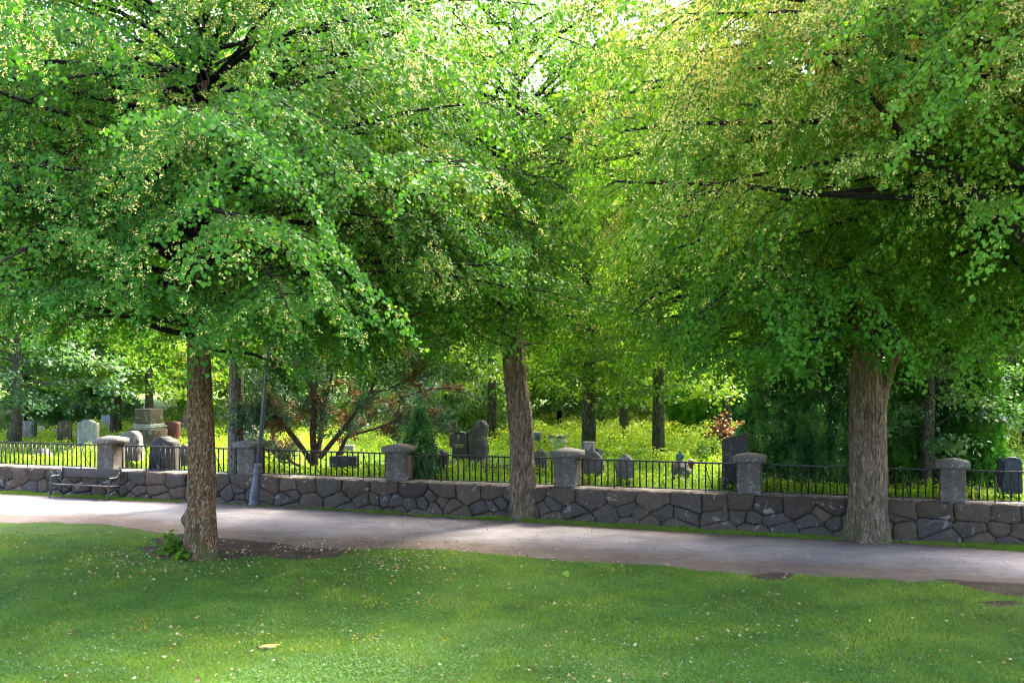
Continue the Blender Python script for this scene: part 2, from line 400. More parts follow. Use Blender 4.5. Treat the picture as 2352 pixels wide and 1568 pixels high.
rd = sheet('gravel_path', xr, lambda x: lawn_y(x), lambda x: verge_y(x), lambda x, y, f: gz(x) + .006 + .03*math.sin(math.pi*f), 24, road_mat(),
           lambda f: np.clip(1 - np.abs(f - .58)/.42, 0, 1))
tag(rd, kind='structure')
# trodden soil at the foot of the left-hand tree and along the path
def blob(name, pts, z, mat, wob=.12):
    pts = np.array([G(u, v) for u, v in pts]); P = smooth_path(np.concatenate([pts, pts[:1]]), 90)[:-1]
    c = P.mean(0); P = c + (P - c)*(1 + wob*(fbm(np.stack([P[:, 0]*3, P[:, 1]*3, np.zeros(len(P))], 1)) - .5)[:, None]*2)
    V = [(c[0], c[1], gz(c[0]) + z)] + [(p[0], p[1], gz(p[0]) + z) for p in P]; n = len(P)
    return link(name, mesh_from(name, V, None, [(0, 1+i, 1+(i+1) % n) for i in range(n)]), mat)
SOIL = [[(340, 1240), (420, 1228), (560, 1240), (700, 1255), (800, 1262), (780, 1280), (680, 1287), (600, 1278), (540, 1284), (440, 1290), (370, 1284), (330, 1262)],
        [(1720, 1322), (1790, 1316), (1830, 1322), (1790, 1333), (1740, 1332)], [(2150, 1330), (2300, 1338), (2420, 1352), (2400, 1376), (2300, 1366), (2200, 1344)], [(2235, 1384), (2320, 1380), (2352, 1388), (2300, 1396)]]
for i, s in enumerate(SOIL): tag(blob('bare_soil', s, .012, soil_mat() if i == 0 else bpy.data.materials['bare_soil']), kind='structure')
# cemetery ground behind the wall, level with its top
cx = np.concatenate([[-400, -150], np.linspace(-60, 60, 121), [150, 400]])
c = sheet('cemetery_ground', cx, lambda x: wy(x) + WT - .05, lambda x: np.full_like(x, 500.), lambda x, y, f: ZT - .06 + np.clip((y - wy(x) - 3)*.012, 0, 1.2), 60, cem_mat())
tag(c, kind='structure')
def cz(x, y): return ZT - .06 + np.clip((y - wy(x) - 3)*.012, 0, 1.2)

# ------------------------------------------------------------------ stone wall
def clip_poly(poly, p, nrm):
    out = []
    for i in range(len(poly)):
        a, b = poly[i], poly[(i+1) % len(poly)]
        da, db = (a-p) @ nrm, (b-p) @ nrm
        if da <= 0: out.append(a)
        if da*db < 0: out.append(a + (b-a)*(da/(da-db)))
    return out
def build_wall():
    root = thing('stone_wall', 'long low rubble wall of brown granite blocks beside the gravel path', 'wall', (P1[0], P1[1], 0), PSI)
    t0, t1 = -9.0, 36.0; rs = np.random.RandomState(5)
    seeds = []; t = t0
    while t < t1:
        w = rs.uniform(.42, .95); seeds.append((t + w/2, .66 + rs.uniform(-.035, .035), 1)); t += w
    t = t0
    while t < t1:
        seeds.append((t, rs.uniform(.26, .36), 0)); 
        if rs.rand() < .75: seeds.append((t + rs.uniform(.1, .3), rs.uniform(.0, .12), 0))
        if rs.rand() < .25: seeds.append((t + rs.uniform(.15, .3), rs.uniform(.40, .46), 0))
        t += rs.choice([rs.uniform(.2, .4), rs.uniform(.45, .95)])
    S = np.array([(a, b) for a, b, _ in seeds])
    mb = MB()
    for i, (a, b, top) in enumerate(seeds):
        poly = [np.array(p) for p in ((a-1.2, -.3), (a+1.2, -.3), (a+1.2, ZT + rs.uniform(-.02, .012)), (a-1.2, ZT + rs.uniform(-.02, .012)))]
        for j in np.argsort((((S - S[i])*np.array([1., 1.4]))**2).sum(1))[1:24]:
            d = S[j] - S[i]
            d0 = d.copy(); d = d*np.array([1., 1.9])
            wgt = .5 + (.06 if top and not seeds[j][2] else 0) - (.06 if seeds[j][2] and not top else 0)
            poly = clip_poly(poly, S[i] + d0*wgt, d/np.linalg.norm(d))
            if len(poly) < 3: break
        if len(poly) < 3: continue
        P = np.array(poly); c = P.mean(0)
        # subdivide the outline, then wobble it
        Q = []
        for k in range(len(P)):
            p, q = P[k], P[(k+1) % len(P)]; n = max(1, int(np.linalg.norm(q-p)/.05))
            for m in range(n): Q.append(p + (q-p)*m/n)
        Q = np.array(Q)
        if len(Q) < 4: continue
        # round the corners a little
        for _ in range(1): Q = .5*Q + .25*np.roll(Q, 1, 0) + .25*np.roll(Q, -1, 0)
        Q = Q + .08*(fbm(np.concatenate([Q*7, np.full((len(Q), 1), i*3.1)], 1)) - .5)[:, None]*unit(Q - c)
        sz = np.sqrt(np.abs(np.sum(Q[:, 0]*np.roll(Q[:, 1], -1) - Q[:, 1]*np.roll(Q[:, 0], -1)))/2)
        gap = min(.001 + .006*rs.rand()**3, .03*sz)/max(sz*.55, .05); bul = .015 + .03*rs.rand(); tilt = rs.uniform(-.05, .05, 2)
        rings = [(1-gap*1.2, .16), (1-gap, .03), (1-gap-.02, .008), (1-gap-.10, -.004-bul*.5), (.6, -.008-bul*.85), (.3, -bul)]
        n = len(Q); V = []
        for f, dep in rings:
            q = c + (Q - c)*f
            dd = dep + (tilt[0]*(q[:, 0]-c[0]) + tilt[1]*(q[:, 1]-c[1]))*(0 if dep > .04 else 1)
            dd = dd - .05*(fbm(np.concatenate([q*6, np.full((n, 1), i*1.7)], 1), 4) - .5)*(0 if dep > .04 else 1)
            V.append(np.stack([q[:, 0], dd, q[:, 1]], 1))
        V = np.concatenate(V + [np.array([[c[0], -bul, c[1]]])]); m = len(rings)
        q = [(r*n+k, r*n+(k+1) % n, (r+1)*n+(k+1) % n, (r+1)*n+k) for r in range(m-1) for k in range(n)]
        t = [((m-1)*n+k, (m-1)*n+(k+1) % n, m*n) for k in range(n)]
        tint = float(np.clip((rs.beta(2, 2)*.62 if top else .30 + .7*rs.rand()), 0, 1))
        mb.add(V, q, t, tint)
    mb.obj('stone_face', M['wall'], root, True)
    core = MB(); core.box(t0, t1, .075, WT, -.4, ZT-.035); core.obj('core', M['core'], root)
    # weathered top, one sheet of flat stones with open joints
    cp = MB(); t = t0; rs = np.random.RandomState(8)
    while t < t1:
        w = rs.uniform(.45, 1.0); nx, ny = 10, 10
        X, Y = np.meshgrid(np.linspace(t+.008, t+w-.008, nx), np.linspace(.03 + rs.uniform(-.012, .012), WT-.01, ny))
        Z = ZT - .012 + .035*(fbm(np.stack([X.ravel()*5, Y.ravel()*5, np.full(X.size, t)], 1)) - .5)
        eb = np.minimum(np.minimum(X-t, t+w-X), np.minimum(Y, WT-Y)).ravel(); Z = Z - .03*np.exp(-eb/.012)
        V = np.stack([X.ravel(), Y.ravel(), Z], 1)
        q = [(j*nx+i, j*nx+i+1, (j+1)*nx+i+1, (j+1)*nx+i) for j in range(ny-1) for i in range(nx-1)]
        cp.add(V, q, None, .5); t += w
    cp.obj('coping', M['coping'], root, True)
    return root
build_wall()

# ------------------------------------------------------------------ pillars and railings
OFF = .44
pill_u = [255, 577, 917, 1303, 1722, 2187]
pill_lab = ['capped granite pillar standing on the wall behind the wooden bench', 'capped granite pillar on the wall partly hidden by the leaning lamp post',
            'capped granite pillar between the many-stemmed juniper and the speckled pointed gravestone', 'capped granite pillar in front of the ringed stone cross',
            'capped granite pillar in front of the tall slab with the slanting top', 'capped granite pillar on the wall to the right of the stoutest trunk']
PT = [t_at(u, OFF) for u in pill_u]
def rough_box(x, y, z0, z1, nx=10, nz=14, rough=.012, seed=0, taper=0.):
    """box with hewn faces: grid on the four sides plus top"""
    per = []
    n = nx
    for k in range(n): per.append((-x + 2*x*k/n, -y))
    for k in range(n): per.append((x, -y + 2*y*k/n))
    for k in range(n): per.append((x - 2*x*k/n, y))
    for k in range(n): per.append((-x, y - 2*y*k/n))
    per = np.array(per); V = []
    for j in range(nz+1):
        f = j/nz; z = z0 + (z1-z0)*f; p = per*(1 - taper*f)
        d = rough*(fbm(np.concatenate([p*5, np.full((len(p), 1), z*5 + seed)], 1), 4) - .5)*2
        co = np.minimum(np.abs(np.abs(p[:, 0]) - x), 1)  # corners stay, softened
        V.append(np.concatenate([p + unit(p)*d[:, None], np.full((len(p), 1), z)], 1))
    m = len(per); V = np.concatenate(V + [np.array([[0, 0, z1]])])
    q = [(j*m+k, j*m+(k+1) % m, (j+1)*m+(k+1) % m, (j+1)*m+k) for j in range(nz) for k in range(m)]
    t = [(nz*m+k, nz*m+(k+1) % m, (nz+1)*m) for k in range(m)]
    return V, q, t
for i, t in enumerate(PT):
    p = wp(t, OFF)
    root = thing('granite_pillar', pill_lab[i], 'pillar', (p[0], p[1], ZT - .02), PSI + R(random.uniform(-1.5, 1.5)), 'granite pillars along the wall')
    mb = MB(); mb.add(*rough_box(.28, .28, 0, .79, seed=i*9.1, rough=.014)); mb.obj('shaft', M['pillar'], root)
    cb = MB(); bm = bmesh.new(); h0, h1, w = .79, .935, .37
    base = [bm.verts.new((sx*w, sy*w, h0)) for sx, sy in ((-1,-1),(1,-1),(1,1),(-1,1))]
    topv = [bm.verts.new((sx*w, sy*w, h1)) for sx, sy in ((-1,-1),(1,-1),(1,1),(-1,1))]
    ap = [bm.verts.new((sx*.04, sy*.04, h1+.085)) for sx, sy in ((-1,-1),(1,-1),(1,1),(-1,1))]
    for k in range(4):
        bm.faces.new((base[k], base[(k+1) % 4], topv[(k+1) % 4], topv[k])); bm.faces.new((topv[k], topv[(k+1) % 4], ap[(k+1) % 4], ap[k]))
    bm.faces.new(ap); bm.faces.new(base[::-1])
    cb.bm(bm); cb.obj('cap', M['pillar_cap'], root)

ends = [PT[0] - 4.35] + PT + [PT[-1] + 3.0]
rail_lab = ['black iron railing panel at the far left of the wall, above the bench', 'black iron railing panel behind the trunk with mossy bark, above the bench end', 'black iron railing panel in front of the juniper beside the lamp post',
            'black iron railing panel in front of the black polished gravestone', 'black iron railing panel in front of the small seated bronze figure', 'black iron railing panel in front of the dark thuja mass', 'black iron railing panel in front of the blue-black gravestone at the right end']
def picket_mesh():
    mb = MB(); mb.box(-.015, .015, -.015, .015, .045, .70); return mb.mesh('picket')
PK = picket_mesh(); PK.materials.append(M['iron'])
for i in range(7):
    a, b = ends[i] + .25, ends[i+1] - .25; L = b - a; p = wp(a, OFF)
    root = thing('iron_railing', rail_lab[i], 'railing', (p[0], p[1], ZT), PSI, 'iron railing panels on the wall')
    mb = MB(); mb.box(-.02, L+.02, -.026, .026, .688, .726, bev=.003); mb.obj('top_rail', M['iron'], root)
    mb = MB(); mb.box(-.02, L+.02, -.02, .02, .026, .048, bev=.003); mb.obj('bottom_rail', M['iron'], root)
    n = int(round(L/.165))
    for k in range(n+1):
        o = bpy.data.objects.new('picket', PK); COL.objects.link(o); o.parent = root; o.location = (L*k/n, 0, 0)
    for f in (.24, .78):
        x = round(f*n)/n*L
        mb = MB(); mb.tube(smooth_path([(x, .02, .66), (x+.035, .06, .45), (x+.10, .16, .2), (x+.14, .24, -.02)], 10), .011, 6); mb.obj('brace', M['iron'], root)
        mb = MB(); mb.lathe([(.001, -.02), (.03, -.02), (.03, .0), (.014, .01), (.012, .04), (.001, .04)], 10, Matrix.Translation((x, 0, 0))); mb.obj('foot', M['iron'], root)

# ------------------------------------------------------------------ bench
tb = t_at(196, -.42); pb = wp(tb, -.42)
bench = thing('park_bench', 'weathered wooden bench with dark cast iron ends standing against the wall', 'bench', (pb[0], pb[1], gz(pb[0])), PSI)
L = 1.06
mb = MB(); mb.box(-L, L, .205, .235, .60, .86, bev=.008); o = mb.obj('backrest', M['bench_wood'], bench); o.data.transform(Matrix.Translation((0, .0, 0)))
o.data.transform(Matrix.Translation((0, .22, .5)) @ Matrix.Rotation(R(-10), 4, 'X') @ Matrix.Translation((0, -.22, -.5)))
for y0, z in ((-.24, .425), (-.13, .418), (-.02, .408), (.09, .40)):
    mb = MB(); mb.box(-L, L, y0, y0+.095, z-.03, z, bev=.006); mb.obj('seat_slat', M['bench_wood'], bench)
for sx in (-1, 1):
    x = sx*(L - .03); fr = MB()
    def bar(pts, r): fr.tube(smooth_path([(x, a, b) for a, b in pts], 14), r, 8)
    bar([(-.25, .40), (-.265, .22), (-.30, .0)], .021)
    bar([(.17, .38), (.21, .2), (.26, .0)], .021)
    bar([(.17, .36), (.20, .60), (.275, .90)], .021)
    bar([(-.25, .395), (-.05, .378), (.17, .37)], .02)
    bar([(-.25, .40), (-.24, .5), (-.20, .60), (-.10, .64), (.04, .64), (.15, .69), (.21, .78)], .019)
    bar([(-.24, .63), (-.20, .645), (-.05, .645)], .024)
    bar([(-.05, .63), (.03, .55), (.14, .45), (.18, .40)], .014)
    bar([(-.28, .10), (-.16, .20), (.0, .23), (.14, .2), (.23, .10)], .013)
    fr.obj('iron_end', M['bench_iron'], bench, True)

# ------------------------------------------------------------------ lamp post (leans to the right)
yl = 30.6; pl = W(583, 1160, yl)
lamp = thing('lamp_post', 'grey leaning street lamp with stout tapered foot in front of the wall', 'lamp post', (pl.x, yl, gz(pl.x)))
lean = Matrix.Rotation(R(5.6), 4, 'Y')
mb = MB(); mb.lathe([(.001, 0), (.165, 0), (.165, .05), (.15, .07), (.135, .5), (.125, .52), (.13, .56), (.12, .58), (.105, .85), (.10, .9), (.115, .93), (.115, .97), (.10, 1.0), (.092, 1.1), (.105, 1.12), (.105, 1.16), (.07, 1.19), (.065, 1.2)], 20, lean)
ft = mb.obj('post_foot', M['lamp'], lamp, True)
hb = MB(); hb.box(-.05, .05, -.16, -.128, .2, .44, lean, bev=.006); hb.obj('hatch', M['lamp'], lamp)
mb = MB(); top = lean @ Vector((0, 0, 5.25))
mb.tube([lean @ Vector((0, 0, 1.18)), lean @ Vector((0, 0, 3)), top], np.array([.062, .055, .045]), 14)
mb.obj('pole', M['lamp'], lamp, True)
mb = MB(); arm = smooth_path([top, top + Vector((-.02, 0, .18)), top + Vector((-.2, 0, .32)), top + Vector((-.55, 0, .26))], 14); mb.tube(arm, .03, 10); mb.obj('arm', M['lamp'], lamp, True)
mb = MB(); mb.lathe([(.001, .13), (.06, .12), (.12, .05), (.22, -.08), (.30, -.2), (.30, -.225), (.28, -.225)], 24, Matrix.Translation(top + Vector((-.62, 0, .16)))); sh = mb.obj('lamp_head', M['lamp_shade'], lamp, True)
mb = MB(); mb.lathe([(.27, -.21), (.2, -.27), (.1, -.3), (.001, -.31)], 20, Matrix.Translation(top + Vector((-.62, 0, .16)))); mb.obj('lamp_glass', M['lamp_glass'], sh, True)

# ------------------------------------------------------------------ foliage
LEAF = np.array([(0, .02, 0), (.42, -.02, .08), (.52, .46, .07), (0, 1., -.06), (-.52, .46, .07), (-.42, -.02, .08)])
LEAFQ = np.array([(0, 1, 2, 3), (0, 3, 4, 5)])
THIN = np.array([(0, 0, 0), (.12, .35, .0), (.0, 1., 0), (-.12, .35, 0)]); THINQ = np.array([(0, 1, 2, 3)])
FAN = np.array([(0, 0, 0), (.30, .55, .05), (.10, 1., .0), (-.10, .95, .0), (-.30, .5, .05)])
def place(mb, pos, dirv, nrm, size, tint, tmpl=LEAF, quads=LEAFQ, fold=None):
    n = len(pos)
    if n == 0: return
    D = unit(dirv); Nn = unit(nrm - (nrm*D).sum(1, keepdims=True)*D); S = np.cross(D, Nn)
    size = np.broadcast_to(np.asarray(size, float), (n,))
    T = tmpl[None]*size[:, None, None]
    if fold is not None: T = T.copy(); T[:, :, 2] *= fold[:, None]
    V = pos[:, None, :] + T[:, :, :1]*S[:, None, :] + T[:, :, 1:2]*D[:, None, :] + T[:, :, 2:]*Nn[:, None, :]
    k = len(tmpl); q = (quads[None] + (np.arange(n)*k)[:, None, None]).reshape(-1, quads.shape[1])
    mb.add(V.reshape(-1, 3), q, None, np.repeat(np.broadcast_to(tint, (n,)), len(quads)))

UP = np.array([0., 0., 1.])
def twig_leaves(lm, bl, tw, rs, leaf, per, blossom, bz0=1., droop=.55, tint0=.5, tvar=.28, face=1.0, axis=None):
    """tw: arrays p0 (n,3), dir (n,3), len (n,), tint (n,)"""
    p0, d, ln, tt = tw; n = len(p0)
    s = (np.arange(per)[None, :] + rs.rand(n, per))/per
    s = np.clip(.1 + .95*s, 0, 1.03)
    pos = p0[:, None, :] + d[:, None, :]*(ln[:, None]*s)[:, :, None]
    pos[:, :, 2] -= droop*(ln[:, None]*s**2)
    dh = np.stack([-d[:, 1], d[:, 0], np.zeros(n)], 1); dh = unit(dh)
    side = np.where((np.arange(per) % 2) == 0, 1., -1.)[None, :]*np.ones((n, 1))
    off = dh[:, None, :]*(side*.045*rs.uniform(.4, 1.4, (n, per)))[:, :, None]
    pos = (pos + off + rs.normal(0, .03, (n, per, 3))).reshape(-1, 3)
    # outward direction from the tree axis
    out = pos - axis; out[:, 2] *= .25; out = unit(out)
    dirv = (dh[:, None, :]*side[:, :, None]*.55 + d[:, None, :]*.45).reshape(-1, 3) + np.array([0, 0, -.75]) + rs.normal(0, .32, (n*per, 3))
    nrm = out*face + UP*.55 + rs.normal(0, .40, (n*per, 3))
    size = leaf*rs.uniform(.6, 1.25, n*per)
    tint = np.clip(np.repeat(tt, per) + rs.normal(0, .13, n*per), 0, 1)
    place(lm, pos, dirv, nrm, size, tint, fold=rs.uniform(.3, 2.2, n*per))
    if bl is not None and blossom > 0:
        w = np.clip(blossom*(.03 + 9*np.clip(fbm(p0*.8 + 3, 3) - .47, 0, 1))*np.clip(bz0 + (p0[:, 2] - 6.2)/2.2, .04, 1), 0, 1)
        m = (rs.rand(n, per) < w[:, None]).ravel()
        P = pos[m]; k = len(P)
        if k:
            # pale strap-like bract and a tuft of small flowers hanging below it
            place(bl, P + rs.normal(0, .02, (k, 3)), np.tile([0, 0, -1.], (k, 1)) + rs.normal(0, .5, (k, 3)), out[m] + UP*.5 + rs.normal(0, .4, (k, 3)), leaf*rs.uniform(.6, .95, k), np.full(k, 1.) - .2*rs.rand(k), THIN*np.array([1.3, 1, 1]), THINQ)
            for _ in range(6):
                place(bl, P + np.array([0, 0, -leaf*.65]) + rs.normal(0, leaf*.34, (k, 3)), rs.normal(0, 1, (k, 3)), out[m] + UP*.6 + rs.normal(0, .5, (k, 3)), leaf*rs.uniform(.26, .46, k), rs.rand(k)*.6, LEAF, LEAFQ)

def bark_tube(mb, pts, rads, sides, rings, amp, seed, flare=0.0, fl_h=.5, tint=.5, knots=()):
    P = smooth_path(np.concatenate([np.asarray(pts, float), np.asarray(rads, float)[:, None]], 1), rings)
    rad = P[:, 3]; P = P[:, :3]
    T, A, B = frames(P); a = np.linspace(0, 2*np.pi, sides, endpoint=False)
    h = np.concatenate([[0], np.cumsum(np.linalg.norm(np.diff(P, axis=0), axis=1))])
    aa, hh = np.meshgrid(a, h)
    q = np.stack([np.cos(aa).ravel()*3.2*(rad[0]/.35)+seed, np.sin(aa).ravel()*3.2*(rad[0]/.35), hh.ravel()*.9], 1)
    ridge = np.abs(fbm(q*np.array([2.6, 2.6, .8]), 3) - .5)*2
    big = fbm(q*np.array([.45, .45, .6]) + 31, 2) - .5
    rr = rad[:, None] + (amp*(ridge.reshape(hh.shape) - .3)) + rad[:, None]*.22*big.reshape(hh.shape)
    if flare:
        lob = .6 + .4*np.cos(aa*5 + seed) + .25*np.cos(aa*3 + 2*seed)
        rr = rr + flare*np.exp(-hh/fl_h)*lob
    for ka, kh, kr, ks in knots:
        da = (aa - ka + np.pi) % (2*np.pi) - np.pi
        rr = rr + ks*np.exp(-((da*rad[:, None])**2 + (hh - kh)**2)/kr**2)
    V = (P[:, None, :] + rr[:, :, None]*(A[:, None, :]*np.cos(aa)[:, :, None] + B[:, None, :]*np.sin(aa)[:, :, None])).reshape(-1, 3)
    i = np.arange(rings-1)[:, None]*sides; k = np.arange(sides)[None, :]; k2 = (k+1) % sides
    mb.add(V, np.stack([i+k, i+k2, i+sides+k2, i+sides+k], -1).reshape(-1, 4), None, tint)

def linden(name, label, base, trunk, limbs, leaf=.095, per=10, seed=1, blossom=.1, leafmat='leaf_cool', barkmat='bark', tintc=.45, bark_amp=.03, flare=.12, sec_step=.45, tw_step=.2, group='linden trees in the park', knots=(), extra_stems=(), bark_sides=110, keep=None, sec_len=1.0, bz0=1.):
    """limbs: list of (attach height, azimuth, reach, tip height, hump)"""
    rs = np.random.RandomState(seed); bx, by = base; bz = gz(bx)
    root = thing(name, label, 'tree', (bx, by, bz), 0, group)
    tm = MB(); bark_tube(tm, [(x, y, z) for x, y, z, r in trunk], [r for *_, r in trunk], bark_sides, 150, bark_amp, seed*1.7, flare, .35, knots=knots)
    for st in extra_stems: bark_tube(tm, [(x, y, z) for x, y, z, r in st], [r for *_, r in st], 48, 60, bark_amp*.7, seed*2.9)
    tm.obj('trunk', M[barkmat], root, True)
    bm_ = MB(); TP = np.array([(x, y, z) for x, y, z, r in trunk])
    tw = [[], [], [], []]
    def add_twigs(P, tint, step, ln0, spread=1.0):
        seg = np.linalg.norm(np.diff(P, axis=0), axis=1); cum = np.concatenate([[0], np.cumsum(seg)]); Lt = cum[-1]
        n = max(2, int(Lt*.85/step)); s = Lt*.15 + (np.arange(n) + rs.rand(n))/n*Lt*.85
        s = np.concatenate([s, [Lt]]); n += 1
        pos = np.stack([np.interp(s, cum, P[:, k]) for k in range(3)], 1)
        tg = unit(np.stack([np.interp(np.clip(s+.05, 0, Lt), cum, P[:, k]) - np.interp(np.clip(s-.05, 0, Lt), cum, P[:, k]) for k in range(3)], 1))
        sd = unit(np.stack([-tg[:, 1], tg[:, 0], np.zeros(n)], 1))*np.where(np.arange(n) % 2 == 0, 1, -1)[:, None]
        d = tg*.65 + sd*rs.uniform(.3, .95, n)[:, None]*spread + rs.normal(0, .18, (n, 3)); d[-1] = tg[-1]
        tw[0].append(pos); tw[1].append(unit(d)); tw[2].append(ln0*rs.uniform(.55, 1.25, n)); tw[3].append(np.clip(tint + rs.normal(0, .05, n), 0, 1))
    for (ah, az, reach, tip, hump) in limbs:
        ax, ay = np.interp(ah, TP[:, 2], TP[:, 0]), np.interp(ah, TP[:, 2], TP[:, 1])
        dr = np.array([math.cos(az), math.sin(az)]); t = np.linspace(0, 1, 12)
        cur = rs.uniform(-.35, .35)*reach
        P = np.stack([ax + dr[0]*reach*t - dr[1]*cur*t*t*1.0, ay + dr[1]*reach*t + dr[0]*cur*t*t, ah + (tip-ah)*t + 4*hump*t*(1-t)], 1)
        P[1:] += np.cumsum(rs.normal(0, .07, (11, 3)), 0)*np.minimum(reach/6, 1)
        r0 = .012 + .0068*reach; kept = 0.
        lt = np.clip(tintc + rs.normal(0, .10), .05, .9)
        cum = np.concatenate([[0], np.cumsum(np.linalg.norm(np.diff(P, axis=0), axis=1))]); Lt = cum[-1]
        s = Lt*(.26 if reach > 3.5 else .15)*rs.uniform(.7, 1.2); k = rs.randint(2)
        while s < Lt:
            f = s/Lt; p = np.array([np.interp(s, cum, P[:, c]) for c in range(3)]); tg = unit(np.array([[np.interp(min(s+.2, Lt), cum, P[:, c]) - np.interp(s-.2, cum, P[:, c]) for c in range(3)]]))[0]
            sd = np.array([-tg[1], tg[0], 0])*(1 if k % 2 else -1)
            d = unit((tg*.7 + sd*rs.uniform(.5, 1.1) + np.array([0, 0, rs.uniform(-.35, .6)]))[None])[0]
            ln = ((1.9 - 1.1*f)*min(1.1, reach/6.5) + .45)*rs.uniform(.5, 1.4)*sec_len
            q = np.linspace(0, 1, 7); S = p + d*ln*q[:, None]; S[:, 2] -= ln*rs.uniform(.15, .8)*q**2
            if keep is None or keep(S[-1] + np.array([bx, by, bz])):
                kept = max(kept, s); bm_.tube(S, .009*(1-q) + .003, 4, cap=False)
                add_twigs(S, np.clip(lt + rs.normal(0, .06), 0, 1), tw_step, .42)
            s += sec_step*rs.uniform(.7, 1.3); k += 1
        if keep is None or keep(P[-1] + np.array([bx, by, bz])): add_twigs(P[7:], lt + .05, tw_step*.8, .5); kept = Lt
        if kept > 0:
            sk_ = np.linspace(0, kept, 11); Pk = np.stack([np.interp(sk_, cum, P[:, c]) for c in range(3)], 1)
            bm_.tube(Pk, r0*(1 - sk_/Lt)**.8 + .006, 7)
    TW = [np.concatenate(a) for a in tw]
    lm, bl = MB(), MB()
    twig_leaves(lm, bl, TW, rs, leaf, per, blossom, bz0, axis=np.array([TP[0, 0], TP[0, 1], 7.]))
    bm_.obj('bough', M['bark_dark'], root, True)
    lm.obj('crown', M[leafmat], root); print(name, 'leaves', sum(len(a) for a in lm.q)//2, 'blossom faces', sum(len(a) for a in bl.q) if bl.q else 0)
    if bl.v: bl.obj('blossom', M['blossom'], root)
    return root, len(lm.v) and sum(len(a) for a in lm.q)

def limb_set(rs, n, zlo, zhi, reach_f, tip_f, hump_f, az0=0., bias=None):
    out = []; g = 2.39996
    for i in range(n):
        f = (i + rs.rand())/n; ah = zlo + (zhi - zlo)*f
        az = az0 + i*g + rs.uniform(-.25, .25)
        out.append((ah, az, reach_f(f, az)*(rs.uniform(.86, 1.08) if rs.rand() < .6 else rs.uniform(.45, .9)), tip_f(f, az) + rs.uniform(-.6, .9), hump_f(f)*rs.uniform(.1, 1.3)))
    return out
S_ = math.sin
# --- the near tree with the mossy bark, on the lawn edge
bl_ = G(462, 1281); rs = np.random.RandomState(21)
lim = limb_set(rs, 46, 4.3, 6.8, lambda f, a: 7.4 + 1.2*f, lambda f, a: (3.75 + 2.6*f) + (.8 if math.cos(a) < -.5 and S_(a) < 0.3 else 0) + (.35*S_(a*2)), lambda f: 1.0)
lim += limb_set(rs, 70, 6.4, 10., lambda f, a: 8.4 - .9*f, lambda f, a: 6.0 + 4.6*f, lambda f: 1.0, 1.)
lim += limb_set(rs, 46, 9.2, 13., lambda f, a: 8.0 - 4.2*f, lambda f, a: 10.6 + 4.6*f, lambda f: .7, 2.)
r1 = linden('linden_tree', 'tall linden with mossy reddish-brown trunk on the lawn edge beside bare soil', bl_, [(.03, 0, -.1, .35), (.02, 0, .35, .30), (-.0, 0, 1.2, .285), (.0, .0, 2.3, .275), (-.03, 0, 3.4, .26), (-.04, 0, 4.6, .24), (-.05, 0, 6.5, .2), (.1, 0, 9, .14), (.1, 0, 13.4, .04)],
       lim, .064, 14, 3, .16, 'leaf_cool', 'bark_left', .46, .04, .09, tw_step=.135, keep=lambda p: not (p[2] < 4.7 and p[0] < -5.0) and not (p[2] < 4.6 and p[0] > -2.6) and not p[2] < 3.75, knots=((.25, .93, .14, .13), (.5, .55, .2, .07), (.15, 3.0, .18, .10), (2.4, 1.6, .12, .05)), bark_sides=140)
# --- middle tree against the wall
bm2 = G(1203, 1192); rs = np.random.RandomState(33)
lim = limb_set(rs, 38, 4.2, 6.7, lambda f, a: 6.2 + 1.0*f, lambda f, a: 3.7 + 2.6*f, lambda f: 1.0)
lim += limb_set(rs, 54, 6.3, 10.5, lambda f, a: 6.9 - 1.0*f, lambda f, a: 6.2 + 4.2*f, lambda f: .9, 1.)
lim += limb_set(rs, 28, 9.6, 13, lambda f, a: 6.2 - 3.2*f, lambda f, a: 11. + 3.2*f, lambda f: .6, 2.)
r2 = linden('linden_tree', 'linden with grey-brown ridged trunk leaning left, close against the middle of the wall', bm2, [(.02, 0, -.1, .36), (.0, 0, .4, .345), (-.03, 0, 1.0, .325), (-.05, 0, 2.0, .31), (-.12, 0, 2.9, .31), (-.24, 0, 4.0, .30), (-.3, 0, 6, .24), (-.2, 0, 9, .16), (-.2, 0, 13, .05)],
       lim, .064, 13, 5, .08, 'leaf_mid', 'bark', .42, .05, .10, tw_step=.135, keep=lambda p: not (p[0] > 1.7 and p[2] < 9.) and not (p[2] < 4.25))
